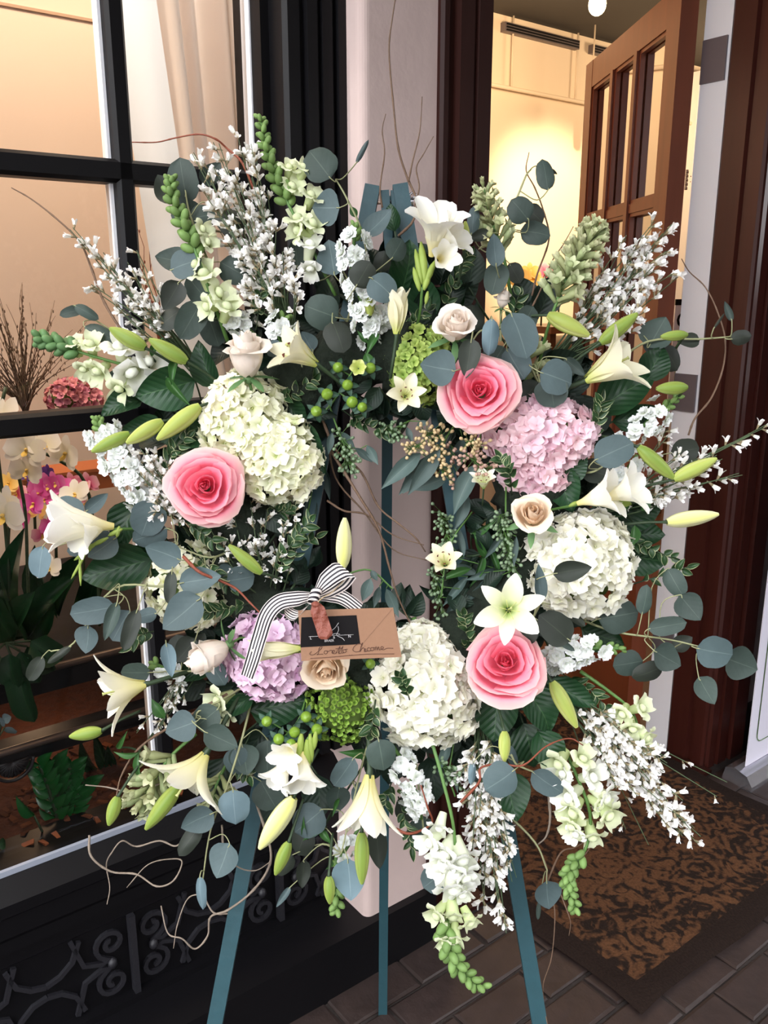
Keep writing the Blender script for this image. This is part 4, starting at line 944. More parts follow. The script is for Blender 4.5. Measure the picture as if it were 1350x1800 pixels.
euc('three round eucalyptus leaves above the drooping lily at lower left', [(440, 1200, .04), (390, 1230, .08), (350, 1250, .09), (345, 1262, .09)],
    [(318, 1278, 58, 56, 200, 'B', .11), (364, 1262, 52, 48, 220, 'A', .09), (388, 1299, 66, 46, 335, 'A', .12), (420, 1338, 54, 50, 290, 'B', .07)])
euc('long eucalyptus branch of oval leaves sweeping left over the window', [(400, 1000, .04), (300, 1030, .08), (200, 1035, .09), (130, 1130, .08), (90, 1145, .07)],
    [(163, 1073, 82, 48, 190, 'B', .12), (195, 1092, 72, 25, 252, 'A', .14), (230, 1107, 78, 28, 252, 'D', .14), (153, 1124, 50, 50, 265, 'B', .11), (213, 1100, 62, 44, 240, 'B', .10), (257, 1082, 40, 26, 195, 'B', .11), (104, 1151, 52, 14, 215, 'D', .08), (63, 1175, 50, 26, 240, 'D', .06), (320, 1078, 88, 66, 220, 'B', .14), (352, 1019, 76, 48, 10, 'B', .12), (300, 1033, 60, 22, 265, 'D', .13)])
euc('round eucalyptus leaves around the cream blossom left of the ring', [(420, 960, .04), (370, 980, .08), (310, 960, .09)],
    [(260, 911, 66, 60, 250, 'B', .11), (263, 940, 66, 44, 200, 'B', .09), (287, 973, 68, 52, 160, 'B', .12), (423, 1017, 50, 46, 10, 'B', .09), (399, 1012, 44, 40, 330, 'B', .07), (327, 1143, 54, 44, 230, 'D', .06)])
euc('pair of blue leaves behind the white freesia at far left', [(300, 930, .03), (200, 930, .06), (100, 960, .07)],
    [(72, 988, 58, 40, 262, 'C', .09), (180, 962, 62, 54, 215, 'B', .08), (120, 897, 58, 48, 150, 'B', .05), (170, 884, 52, 26, 40, 'B', .05), (140, 965, 46, 26, 190, 'B', .04)])
euc('eucalyptus leaves beside the cream rose bud at lower left', [(420, 1180, .04), (350, 1180, .07), (290, 1180, .07)],
    [(297, 1160, 62, 27, 280, 'C', .10), (238, 1182, 52, 36, 180, 'A', .07), (383, 1183, 50, 40, 300, 'B', .07), (315, 1140, 50, 40, 100, 'D', .05), (350, 1130, 40, 30, 60, 'D', .05)])
euc('small curled eucalyptus leaves above the left snapdragon', [(320, 640, .02), (230, 600, .04), (150, 552, .05)],
    [(125, 549, 42, 20, 195, 'A', .06), (152, 549, 50, 20, 330, 'A', .06), (177, 587, 64, 28, 335, 'A', .05), (208, 665, 42, 32, 190, 'A', .04), (240, 600, 40, 20, 200, 'D', .03)])
# a few more hidden in the ring so that it reads as full
euc('eucalyptus leaves filling the gap inside the upper right of the ring', [(860, 760, .02), (840, 700, .04), (800, 690, .04)], [(790, 690, 50, 40, 200, 'D', .05), (830, 560, 50, 44, 90, 'D', .04), (760, 590, 46, 36, 100, 'D', .03), (880, 780, 50, 40, 300, 'D', .04)])

# seeded eucalyptus / willow leaves
def seeded(label, back, leaves, clusters, off=.06):
    bp_ = smooth([P(*q) for q in back], 5); p0 = bp_[0].copy(); o = thing('seeded_eucalyptus', label, 'eucalyptus', p0)
    b = MB(); b.tube(bp_, .0015, 5, cap=False)
    for q in leaves:
        x, y, L, Wd, d = q[:5]; k = (q[5] if len(q) > 5 else off) + U_(-.006, .006); a = math.radians(d)
        A = P(x - math.cos(a) * L / 2, y + math.sin(a) * L / 2, k); C = P(x + math.cos(a) * L / 2, y - math.sin(a) * L / 2, k + U_(-.012, .012))
        c_ = min(bp_, key=lambda p_: (p_ - A).length); b.tube([c_, c_.lerp(A, .5), A], .0008, 4, cap=False); leaf(o, A, C, Wd * PX(k), LF['lance'])
    cl = []
    for (x0, y0, x1, y1, sp_, n_, mat, k) in clusters:
        s_ = MB()
        for i in range(n_):
            q = rnd(); e = P(x0 + (x1 - x0) * q + U_(-sp_, sp_), y0 + (y1 - y0) * q + U_(-sp_, sp_), k + U_(-.015, .015)); c_ = P(x0 + (x1 - x0) * max(0, q - .12), y0 + (y1 - y0) * max(0, q - .12), k - .01)
            b.tube([c_, e], .0006, 3, cap=False); d = (e - c_).normalized()
            s_.tube([e - d * .001, e + d * .002, e + d * .0045, e + d * .006], [.0010, .0027, .0026, .0012], 6)
        build(s_, 'seeds', M[mat], o, kind='stuff')
    build(b, 'stem', M['steml'] if False else M['stemg'], o)
seeded('green seeded eucalyptus hanging inside the ring below the berries', [(575, 700, .04), (590, 745, .06), (612, 800, .06)], [(612, 775, 42, 15, 310), (655, 800, 40, 18, 300), (640, 800, 40, 14, 320), (580, 780, 40, 14, 260)], [(598, 765, 616, 825, 17, 60, 'seedg', .07)])
seeded('small green seed cluster beside the open lily at the top of the gap', [(720, 740, .04), (700, 750, .05)], [(742, 745, 22, 12, 200), (720, 765, 30, 12, 290)], [(675, 752, 705, 762, 14, 40, 'seedg', .05)])
seeded('tan seeded eucalyptus with blue-green blades inside the upper right of the ring', [(830, 720, .04), (790, 760, .07), (760, 830, .08)], [(705, 828, 95, 30, 222, .08), (728, 835, 90, 26, 232, .09), (745, 830, 100, 32, 235, .10), (755, 850, 70, 24, 200, .06), (785, 795, 50, 16, 10), (715, 855, 30, 18, 240, .05), (808, 800, 60, 26, 260, .05)],
       [(720, 790, 745, 780, 14, 26, 'seedt', .09), (745, 760, 785, 775, 18, 46, 'seedt', .09), (765, 785, 780, 835, 13, 50, 'seedt', .09), (790, 780, 800, 860, 10, 20, 'seedp', .08)])
seeded('pinkish seed clusters beside the pink hydrangea with a long blade', [(850, 740, .05), (840, 790, .09)], [(818, 860, 100, 34, 245, .07), (810, 900, 70, 22, 250, .05)], [(820, 775, 845, 785, 14, 34, 'seedt', .12), (820, 800, 860, 830, 16, 56, 'seedp', .12)])
seeded('green seeded eucalyptus hanging left of the white hydrangea', [(890, 830, .04), (890, 920, .08), (905, 1000, .08)], [(905, 970, 55, 12, 265, .10), (870, 960, 60, 14, 230, .06), (885, 990, 60, 18, 240, .05), (860, 1020, 70, 16, 215, .05), (925, 1010, 40, 16, 300), (840, 1040, 60, 14, 220, .04), (815, 1000, 50, 18, 160, .04)], [(880, 905, 900, 1005, 16, 90, 'seedg', .09)])
seeded('seeded eucalyptus sprigs along the inner right edge of the gap', [(830, 900, .02), (790, 960, .04), (775, 1050, .04)], [(800, 1040, 70, 16, 230, .03), (820, 1060, 70, 16, 215, .03), (790, 1080, 60, 16, 250, .03), (810, 950, 60, 14, 100, .03), (845, 1010, 60, 16, 200, .04)], [(775, 900, 790, 960, 14, 50, 'seedg', .03), (765, 960, 775, 1010, 12, 44, 'seedg', .03), (765, 1010, 780, 1085, 13, 50, 'seedg', .03)])
seeded('thin willow twig with three hanging blades above the gift card', [(605, 1010, .06), (650, 1002, .07), (690, 1035, .07)], [(644, 1037, 44, 22, 250, .08), (662, 1050, 40, 14, 255, .07), (690, 1060, 56, 20, 293, .08), (658, 1012, 22, 12, 300, .07)], [])
seeded('long grey-green blades behind the easel leg in the ring', [(560, 800, .0), (545, 880, .01), (530, 960, .01)], [(545, 905, 80, 24, 260, .0), (535, 960, 60, 20, 240, .0), (575, 850, 60, 16, 280, .0)], [])
seeded('thin blades mixed into the hanging genista below', [(800, 1290, .03), (790, 1360, .05), (800, 1400, .05)], [(780, 1330, 60, 18, 250, .05), (800, 1370, 50, 12, 280, .05)], [(770, 1340, 810, 1380, 14, 40, 'seedg', .06)])

# ---------------------------------------------------------------- variegated small-leaved sprigs
def sprig(label, back, n, w=13, key='varieg', off=None, L=22):
    pp = [P(*q) for q in back]; bp_ = smooth(pp, 5); p0 = bp_[0].copy(); o = thing('foliage_sprig', label, 'foliage', p0)
    b = MB(); b.tube(bp_, .0012, 4); build(b, 'stem', M['stemd'], o); N = len(bp_) - 1; px = PX(.07)
    for i in range(n):
        q = .2 + .8 * (i + .5) / n; k = min(N - 1, int(q * N)); ax = (bp_[k + 1] - bp_[k]).normalized(); sd = ax.cross(CB)
        if sd.length < .1: sd = CR.copy()
        sd.normalize(); sg_ = (1 if i % 2 else -1) if i < n - 1 else 0
        d = (ax * U_(.5, 1) + sd * sg_ * U_(.6, 1) + CB * U_(-.2, .7)).normalized()
        leaf(o, bp_[k], bp_[k] + d * L * px * U_(.8, 1.2), w * px * U_(.8, 1.15), LF[key], roll=U_(-.7, .7))
SPR = [('variegated sprig hanging from the top of the gap', [(600, 720, .03), (640, 745, .05), (700, 765, .04)], 12), ('variegated sprig beside the pink rose at left', [(300, 900, .06), (345, 930, .09), (390, 960, .09)], 14),
  ('variegated sprig left of the ribbon', [(480, 1030, .06), (510, 960, .09), (555, 905, .09)], 16), ('variegated sprig reaching into the gap above the ribbon', [(500, 1000, .05), (520, 965, .08), (565, 940, .07)], 10),
  ('variegated sprig below the pink hydrangea', [(900, 870, .08), (895, 830, .13), (878, 805, .13)], 14), ('variegated sprig right of the pink hydrangea', [(1030, 780, .05), (1050, 735, .08), (1058, 700, .08)], 14),
  ('wiry sprig beside the freesia at the top', [(780, 560, .03), (800, 490, .05), (830, 440, .05)], 14), ('variegated sprig under the genista at upper left', [(450, 580, .05), (460, 510, .07), (470, 470, .06)], 14),
  ('small sprig lying on the white hydrangea at the bottom', [(720, 1230, .14), (712, 1205, .18), (700, 1185, .18)], 9), ('variegated sprig below the eucalyptus at left', [(440, 1060, .07), (400, 1070, .10), (360, 1075, .10)], 14),
  ('pale twisted sprig above the hanging lily at left', [(270, 1110, .08), (250, 1115, .10), (225, 1135, .10)], 10), ('variegated sprig between green and white hydrangea at the bottom', [(660, 1230, .09), (655, 1270, .12), (650, 1295, .11)], 9),
  ('sprig under the pink rose at left', [(330, 960, .05), (370, 1000, .08), (420, 1045, .09)], 12), ('slim green sprig at the right rim beside the hydrangea', [(1060, 940, .03), (1130, 960, .05), (1190, 985, .04)], 14),
  ('leafy twig tip against the white door jamb', [(1100, 1030, .03), (1170, 1010, .05), (1215, 995, .05)], 9), ('sprig behind the tuberose at upper right', [(900, 620, .03), (900, 560, .06), (915, 510, .05)], 12),
  ('sprig above the cream hydrangea', [(480, 700, .05), (520, 690, .07), (560, 660, .07)], 12), ('sprig beside the star lily and the rose', [(830, 1150, .06), (820, 1110, .09), (815, 1075, .09)], 12),
  ('sprig hanging below the stock at the bottom', [(700, 1400, .03), (715, 1450, .05), (725, 1500, .04)], 10), ('sprig at the lower left behind the open lily', [(440, 1290, .03), (420, 1340, .06), (440, 1370, .06)], 10),
  ('sprig by the hanging stock at the lower centre', [(690, 1370, .03), (680, 1400, .06), (672, 1430, .06)], 9), ('sprig behind the green hydrangea at the top', [(700, 640, .03), (720, 575, .05), (760, 540, .05)], 12),
  ('sprig left of the white rose at upper left', [(470, 620, .04), (400, 560, .06), (360, 540, .06)], 12), ('sprig of small leaves left of the pink rose', [(290, 860, .05), (300, 800, .08), (340, 760, .08)], 14),
  ('sprig above the lower snapdragon at right', [(980, 1180, .04), (1040, 1215, .06), (1075, 1260, .05)], 14), ('sprig on the inner left edge beside the pilaster', [(460, 880, .04), (500, 900, .06), (535, 860, .06)], 14)]
for (lab, bk2, n_) in SPR: sprig(lab, bk2, n_)

# ================================================================ FLOWERS
def root_at(name, label, cat, px, py, off, d, size, group=None, xh=(1, 0, 0), spin=None):
    p = P(px, py, off); F = frame(d, xh)
    if spin is not None: F = F @ Matrix.Rotation(spin, 3, 'Z')
    return thing(name, label, cat, p, group, mat4(F, p, size * PX(off)))
def kid(o, name, me, Mx=None): return link(name, me, o, Mx)
# ---- roses: petals wrap in a spiral around the axis, outer ones open and curl
def rose_petals(kind, mat, seed):
    random.seed(seed); out = []
    if kind == 'open': L = [(2, .07, .66, .10, .0), (3, .17, .68, .14, .01), (3, .30, .72, .22, .03), (4, .44, .70, .36, .08), (5, .60, .62, .58, .15), (5, .76, .48, .84, .20), (5, .90, .28, 1.1, .24), (5, 1.0, .08, 1.25, .16)]
    elif kind == 'half': L = [(2, .12, 1.16, .05, .0), (3, .22, 1.2, .08, .02), (3, .34, 1.2, .12, .05), (4, .48, 1.14, .14, .14), (4, .68, .98, .24, .34)]
    else: L = [(2, .14, 1.56, .04, .0), (3, .26, 1.62, .05, .02), (3, .40, 1.62, .06, .04), (4, .53, 1.54, .08, .10), (3, .62, 1.44, .10, .22), (2, .70, 1.26, .12, .40)]
    a = 0
    for li, (n, R, Hh, op, curl) in enumerate(L):
        for k in range(n):
            a += 2 * PI / n + U_(-.12, .12); aa = a + li * .7
            span = (2.5 if li == 0 else 2.0 if li < 3 else 1.65) * (PI / n) * .95; R_, H_, cu, t3 = R * U_(.87, 1.12), Hh * U_(.88, 1.10), curl * U_(.6, 1.4), U_(-.12, .12)
            off_ = U_(-.04, .04)
            ox, oy = U_(-.05, .05), U_(-.05, .05)
            def fn(u, v, ox=ox, oy=oy, aa=aa, R_=R_, H_=H_, cu=cu, span=span, t3=t3, op=op, off_=off_):
                q = (u - .5) * 2; edge = 1 - .26 * abs(q) ** 2.2; hh = v * edge
                bulge = math.sin(min(1, hh * 1.15) * PI / 2) ** .8
                r = R_ * (.18 + .82 * bulge) * (1 + .10 * q * q * v + off_) - (R_ * .10 * math.sin(hh * PI) if op < .4 else 0)
                z = H_ * (hh ** (1.1 + op * .3)) - .25 * (1 - min(1, hh * 1.4)) * op
                r *= 1 - max(0, .42 - op) * 1.3 * hh ** 3
                c_ = max(0, hh - .72) / .28; r += cu * c_ ** 1.6; z -= cu * .75 * c_ ** 2
                fr = min(1, .35 + R_); r += (.045 * math.sin(q * 4.3 + aa * 3) + .02 * math.sin(q * 9 + aa * 5)) * v * v * fr; z += (.05 * math.sin(q * 3.4 + aa * 2) + .02 * math.sin(q * 8 + aa)) * v * v * fr
                wd = span * (.45 + .55 * math.sin(min(1, hh * 1.6) * PI / 2)); th = aa + q * wd + t3 * v + 0.06 * q
                r *= 1 + .05 * q
                return (r * math.cos(th) + ox, r * math.sin(th) + oy, z), v * (.25 + .75 * min(1, R_)) * (.72 + .28 * min(1, c_ + abs(q) * .4))
            b = MB(); b.grid(fn, 8, 8); out.append(b.mesh('petal', mat))
    random.seed(seed + 100); return out
sep = MB()
for k in range(5): sep.petal(k * 2 * PI / 5, 1.0, .28, 1.5, 2.1, .1, -.2, .9, nu=2, nv=4, z0=-.06)
sep.ell((0, 0, -.12), (.2, .2, .2), 8, 5)
sepal_me = sep.mesh('calyx', M['snapd'])
RS = {}
def rose(label, x, y, off, d, size, kind, mat, group=None, spin=0.0):
    key = (kind, mat, int(spin * 10) % 2)
    if key not in RS: RS[key] = rose_petals(kind, M[mat], 11 + len(RS))
    o = root_at('rose', label, 'rose', x, y, off, d, size, group, spin=spin)
    for me in RS[key]: kid(o, 'petal', me)
    kid(o, 'calyx', sepal_me)
    b = MB(); b.tube([(0, 0, -.1), (.05, .02, -.6), (.1, -.3, -1.4)], .05, 6); kid(o, 'stem', b.mesh('stem', M['stemg']))
    return o
rose('pink garden rose overlapping the cream hydrangea at left', 361, 858, .13, (.15, .12, 1), 60, 'open', 'pink', spin=.4)
rose('pink garden rose above the pink hydrangea at upper right', 844, 690, .13, (-.12, .1, 1), 61, 'open', 'pink', spin=1.9)
rose('pink garden rose right of the white hydrangea near the bottom', 888, 1168, .13, (-.15, .42, 1), 63, 'open', 'pink', spin=3.1)
rose('blush white rose seen from the side above the cream hydrangea', 437, 660, .11, (-.02, .88, .5), 51, 'tall', 'wrose', spin=.3)
rose('white rose above the lime green hydrangea', 800, 592, .10, (-.02, .5, .8), 47, 'half', 'wrose', spin=.9)
rose('cream rose between pink hydrangea and white hydrangea at right', 935, 915, .11, (-.1, .40, .9), 46, 'half', 'wroseo', spin=2.1)
rose('blush rose bud lying left of the lilac hydrangea', 398, 1135, .10, (-.8, -.35, .5), 46, 'tall', 'wrose', spin=1.2)
rose('white rose half hidden below the gift card', 578, 1158, .10, (-.05, -.30, 1), 54, 'half', 'wroseo', spin=2.8)
rose('pale rose bud behind the white hydrangea and lily at upper right', 882, 540, .05, (.1, .8, .5), 20, 'tall', 'wrose', spin=.2)

# ---- hydrangeas
def hyd(label, x, y, off, rx, ry, key, fr, n, lumps=None, rz=None, stem=(690, 900), back=-.25, lump=.12, d=(0, 0, 1), core='core'):
    k = PX(off); c = P(x, y, off); o = head('hydrangea', label, 'hydrangea', c, (rx * k, ry * k, (rz or min(rx, ry) * .85) * k), key, fr * k, n, None, lump, 1, back, None, core, lumps, frame(d, (1, 0, 0)))
    b = MB(); b.tube([c - CB * .03, c.lerp(P(WC[0] + (x - WC[0]) * .7, WC[1] + (y - WC[1]) * .7, .02), .7)], .004, 6); build(b, 'stem', M['stemg'], o)
hyd('large cream hydrangea head at the upper left, upper lobe beside the white rose', 428, 738, .06, 66, 72, 'c', 20, 120, stem=None)
hyd('large cream hydrangea head at the upper left, lower lobe reaching into the gap', 486, 806, .07, 68, 66, 'c', 20, 120)
hyd('pink hydrangea head below the pink rose at upper right', 944, 762, .06, 88, 60, 'p', 19, 150)
hyd('pale pink hydrangea lobe hanging above the cream rose at right', 940, 826, .05, 52, 46, 'p', 18, 80)
hyd('white hydrangea head at the right with a eucalyptus leaf across it', 1020, 992, .06, 84, 84, 'w', 21, 165)
hyd('lilac pink hydrangea head under the striped ribbon', 477, 1150, .05, 70, 68, 'l', 19, 145)
hyd('large white hydrangea head at the bottom beside the gift card', 748, 1213, .06, 82, 86, 'w', 21, 165)
hyd('small white hydrangea lobe at the right end of the gift card', 742, 1135, .06, 38, 34, 'w', 19, 46)
hyd('lime green hydrangea head with large and small florets below the white rose', 740, 640, .05, 56, 64, 'g', 11, 170)
hyd('fine textured green budding hydrangea below the gift card', 602, 1243, .06, 58, 54, 't', 8.5, 290, lump=.16, rz=40)
hyd('cream hydrangea half hidden behind the round leaves at left', 330, 1030, .03, 62, 66, 'c', 16, 70)

# ---- lilies
def lily(label, x, y, off, d, size, th0, th1, mat='lily', anth=True, spin=0.0, w=.42, k=1.3, name='lily', closed=0, sp=1):
    o = root_at(name, label, 'lily', x, y, off, d, size, None, spin=spin)
    for i in range(6):
        inner = i % 2; b = MB()
        b.petal(i * PI / 3, U_(.95, 1.05), w * (1.12 if inner else .85), th0 + (.03 if inner else -.0), th1 * U_(.88, 1.08) + (0 if inner else .05), .05 if inner else .08, .38, .75, .05, 6, 10, k, base=.25)
        kid(o, 'petal', b.mesh('petal', M[mat]))
    if sp:
        for i in range(6):
            a = i * PI / 3 + .5; b = MB(); r = .14 + .10 * (th1 > .9); z = .62 if th1 < 1.2 else .46
            b.tube([(0, 0, .05), (r * .4 * math.cos(a), r * .4 * math.sin(a), z * .5), (r * math.cos(a), r * math.sin(a), z)], .012, 4); fl2 = kid(o, 'filament', b.mesh('filament', M['budY']))
            if anth: b = MB(); b.tube([(r * math.cos(a) - .05 * math.sin(a), r * math.sin(a) + .05 * math.cos(a), z), (r * math.cos(a), r * math.sin(a), z + .02), (r * math.cos(a) + .05 * math.sin(a), r * math.sin(a) - .05 * math.cos(a), z)], [.012, .028, .012], 6); kid(fl2, 'anther', b.mesh('anther', M['anther']))
        b = MB(); b.tube([(0, 0, 0), (0, .02, .4), (.02, .03, .72), (.02, .03, .75)], [.02, .018, .02, .035], 6); kid(o, 'pistil', b.mesh('pistil', M['budY']))
    b = MB(); b.tube([(0, 0, .06), (0, 0, -.08), (-.05, 0, -.5), (-.12, 0, -1.0)], [.07, .045, .04, .04], 6); kid(o, 'stem', b.mesh('stem', M['stemd']))
lily('cream lily opening to the left beside the blush white rose', 556, 640, .11, (-.8, .42, .55), 88, .16, 1.0, spin=.5)
lily('small cream lily with brown anthers above the gap', 712, 697, .12, (.1, .15, 1), 44, .5, 1.45, spin=.15, w=.5)
lily('many-petalled cream lily facing right at upper right', 1030, 668, .10, (.78, .38, .45), 108, .16, 1.05, spin=.2, anth=False)
lily('open star-shaped white lily with green throat above the lowest pink rose', 893, 1072, .17, (-.05, .12, 1), 72, .6, 1.6, 'lilyg', False, .35, .46)
lily('half open cream lily at the right edge of the gap', 783, 995, .11, (-.15, .5, .8), 48, .3, 1.15, spin=.1, w=.5)
lily('small greenish lily above the cream rose', 850, 858, .12, (-.1, .7, .6), 38, .3, 1.1, 'lilyg', True, .6, w=.5)
lily('white trumpet lily facing left in front of the window at lower left', 256, 1203, .10, (-.88, -.18, .35), 98, .26, 1.1, 'lilyw', False, .25, w=.36, k=.9)
lily('drooping white lily with curled petals at lower left', 362, 1325, .10, (-.5, -.75, .32), 112, .3, 1.35, 'lilyw', False, .55, w=.34, k=.9)
lily('hanging white lily above the green bud at the bottom', 649, 1362, .11, (-.08, -.95, .35), 112, .16, .8, 'lilyw', True, .2, w=.36, k=.9)
lily('slim cream lily lying on the lilac hydrangea beside the ribbon', 530, 1140, .17, (-.95, -.02, .22), 92, .05, .32, 'lily', False, .3, w=.30)
lily('upright cream lily just opening above the berries', 697, 587, .11, (.02, .97, .28), 78, .04, .34, 'lily', False, .1, w=.44)
lily('tiny yellow bloom above the berries', 630, 648, .11, (0, .1, 1), 17, .7, 1.4, 'budY', False, .1, w=.9, sp=0)

# ---- lily buds
def lilybud(label, x0, y0, x1, y1, w, mat='budY', off=.10, name='lily_bud', stem=None):
    A, C = P(x0, y0, off), P(x1, y1, off + U_(.0, .01)); L = (C - A).length; z = (C - A) / L; x = CB - z * CB.dot(z); x.normalize(); y = z.cross(x)
    F = Matrix((x, y, z)).transposed(); o = thing(name, label, 'bud', A, None, F.to_4x4() if False else mat4(F, A, L)); wr = w * PX(off) / L / 2
    for k in range(3):
        b = MB()
        def fn(u, v, k=k):
            q = (u - .5) * 2; th = k * 2 * PI / 3 + q * PI / 3
            prof = (math.sin(PI * min(1, (.04 + v * .93)) ** .82)) ** .62
            r = wr * prof * (1.0 - .16 * abs(q) ** 3); return (r * math.cos(th), r * math.sin(th), v), abs(q) ** 1.5 * .8 + .2 * v
        b.grid(fn, 6, 10); kid(o, 'petal', b.mesh('petal', M[mat]))
    b = MB(); sx, sy = stem or (x0 + (x0 - x1) * .5 + (WC[0] - x0) * .08, y0 + (y0 - y1) * .5 + (WC[1] - y0) * .08)
    E_ = P(sx, sy, off - .04); b.tube(smooth([A + z * L * .03, A.lerp(E_, .5) + CU * .002, E_], 4), [.003] + [.0022] * 8, 6)
    me = b.v; Mi = mat4(F, A, L).inverted(); b.v = [tuple(Mi @ Vector(q)) for q in me]; kid(o, 'stem', b.mesh('stem', M['stemd']))
BUDS = [('small yellow-green lily bud standing before the white stock', 650, 555, 648, 509, 19, 'budY'), ('tall pale green lily bud standing in the gap above the gift card', 603, 998, 606, 910, 29, 'budC'),
 ('green lily bud slanting beside the genista left of the gap', 460, 1008, 402, 958, 23, 'budG'), ('green lily bud pointing up left, upper of the pair at upper left', 256, 612, 193, 577, 29, 'budG'),
 ('green lily bud pointing up left, lower of the pair at upper left', 329, 636, 262, 596, 28, 'budG'), ('pale lily bud touching the cream hydrangea, rightmost of the row of three', 352, 713, 276, 773, 32, 'budY'),
 ('pale lily bud in the middle of the row of three left of the cream hydrangea', 286, 740, 222, 779, 28, 'budY'), ('green lily bud at the left end of the row of three', 228, 762, 161, 794, 25, 'budG'),
 ('green and cream lily bud pointing down right before the tuberose', 963, 553, 1036, 590, 31, 'budY'), ('green lily bud behind the genista at upper right', 1055, 603, 1121, 551, 27, 'budG'),
 ('short green lily bud over the door edge, upper of two at right', 1208, 588, 1161, 592, 19, 'budG'), ('short green lily bud over the door edge, lower of two at right', 1208, 681, 1153, 683, 24, 'budG'),
 ('green lily bud pointing down right, meeting another bud at right', 1122, 785, 1186, 842, 27, 'budG'), ('green lily bud pointing up right over the mahogany jamb', 1184, 843, 1260, 806, 27, 'budY'),
 ('pale lily bud pointing right below the crossed pair of buds', 1172, 918, 1263, 904, 29, 'budC'), ('yellow-green lily bud pointing down below the right pink rose', 970, 1198, 1014, 1279, 29, 'budY'),
 ('small yellow lily bud hanging over the eucalyptus at the bottom', 887, 1285, 887, 1339, 22, 'budY'), ('large cream lily bud hanging down left at the bottom', 517, 1402, 456, 1492, 36, 'budC'),
 ('green lily bud hanging beside the large cream bud at the bottom', 508, 1480, 484, 1538, 24, 'budG'), ('small dark yellow bud hanging lowest at the bottom', 578, 1540, 580, 1589, 21, 'budG'),
 ('slender green bud hanging under the white lily at the bottom', 636, 1463, 636, 1554, 27, 'budG'), ('long green lily bud hanging under the drooping lily at lower left', 314, 1381, 256, 1458, 30, 'budG'),
 ('short green bud hanging on a thin stem before the window at lower left', 207, 1400, 191, 1451, 24, 'budG'), ('green lily bud lying level before the window at lower left', 179, 1285, 122, 1295, 24, 'budG'),
 ('yellow upright bud beside the freesia at the top', 817, 440, 818, 389, 19, 'budY')]
for q in BUDS: lilybud(*q[:6], q[6], off=.10)

# ---- snapdragons
SN = {}
for key, mat in (('w', 'snapw'), ('c', 'snapc')):
    for v in range(2):
        b = MB(); b.grid(lambda u, v_: ((( .20 + .10 * v_) * math.cos(u * 2 * PI), (.20 + .10 * v_) * math.sin(u * 2 * PI), v_ * .7), v_ * .3), 8, 3, True)
        for (az, L, Wd, a0_, a1_) in ((72, .66, .74, .05, 1.35), (108, .66, .74, .05, 1.45), (270, .56, .72, .3, 2.2), (218, .54, .70, .4, 2.3), (322, .54, .70, .4, 2.3)):
            b.petal(math.radians(az + U_(-8, 8)), L, Wd, a0_, a1_, .24, .3, .15, .14, 4, 5, z0=.62, base=.6, a0=.4)
        b.ell((0, -.18, .86), (.26, .20, .20), 7, 5, .6); SN.setdefault(key, []).append(b.mesh('floret', M[mat]))
for key, mat in (('g', 'snapg'), ('d', 'snapd')):
    b = MB(); b.ell((0, 0, .45), (.30, .30, .48), 7, 6, .7)
    for k in range(3): b.petal(k * 2.1, .5, .3, .9, -.2, .05, .3, .6, nu=2, nv=3, a0=.1, a1=.4)
    SN[key] = [b.mesh('bud', M[mat])]
for key, mat in (('tu', 'tube'),):
    for v in range(2):
        b = MB(); b.tube([(0, 0, 0), (.02, .01, .4), (.04, .03, .8), (.06, .05, 1.1)], [.10, .13, .22, .16], 7, .3)
        for k in range(5): b.petal(k * 1.257, .55, .36, .3 + .2 * v, .2 + .7 * v, .10, .3, .5, nu=3, nv=3, z0=.85, a0=.4)
        SN.setdefault(key, []).append(b.mesh('bud', M[mat]))
def spike(name, label, cat, path, items, stemmat='stemg', r=.003):
    """items: (x, y, size_px, key, direction degrees) blossoms joined to the nearest stem point; plus auto buds"""
    bp_ = smooth([P(*q) for q in path], 5); p0 = bp_[0].copy(); o = thing(name, label, cat, p0)
    b = MB(); b.tube(bp_, [r * (1 - .45 * i / len(bp_)) for i in range(len(bp_))], 6); build(b, 'stem', M[stemmat], o)
    for (x, y, sz, key, dg_) in items:
        off = path[0][2] * .5 + path[-1][2] * .5 + .015; e = P(x, y, off)
        a = math.radians(dg_) if dg_ is not None else 0
        d = (math.cos(a), math.sin(a), U_(.5, 1.0)); F = frame(d, (0, 0, 1) if abs(d[2]) < .9 else (1, 0, 0)); F = frame(d, (math.sin(a), -math.cos(a), 0))
        link('floret' if key in 'wc' else 'bud', SN[key][int(rnd() * 9) % len(SN[key])], o, Matrix.Translation(-p0) @ mat4(F, e - (F @ Vector((0, 0, 1))) * sz * PX(off) * .5, sz * PX(off)))
    return o, bp_
def autobuds(o, bp_, f0, f1, n, s0, s1, key, spread=.012, name='bud', up=.9):
    N = len(bp_) - 1
    for i in range(n):
        q = f0 + (f1 - f0) * i / n; k = min(N - 1, int(q * N)); ax = (bp_[k + 1] - bp_[k]).normalized(); pt = bp_[k].lerp(bp_[k + 1], q * N - k)
        a = i * 2.4; x = ax.orthogonal().normalized(); x = Matrix.Rotation(a, 3, ax) @ x; s_ = (s0 + (s1 - s0) * i / n) * PX(.08)
        z = (ax * up + x).normalized(); y = z.cross(ax).normalized() if z.cross(ax).length > .1 else z.orthogonal().normalized(); x2 = y.cross(z)
        F = Matrix((x2, y, z)).transposed(); kk = key[int(rnd() * len(key)) % len(key)] if isinstance(key, (list, tuple)) else key
        link(name, SN[kk][int(rnd() * 9) % len(SN[kk])], o, Matrix.Translation(-o.location) @ mat4(F, pt + x * spread * .1, s_))
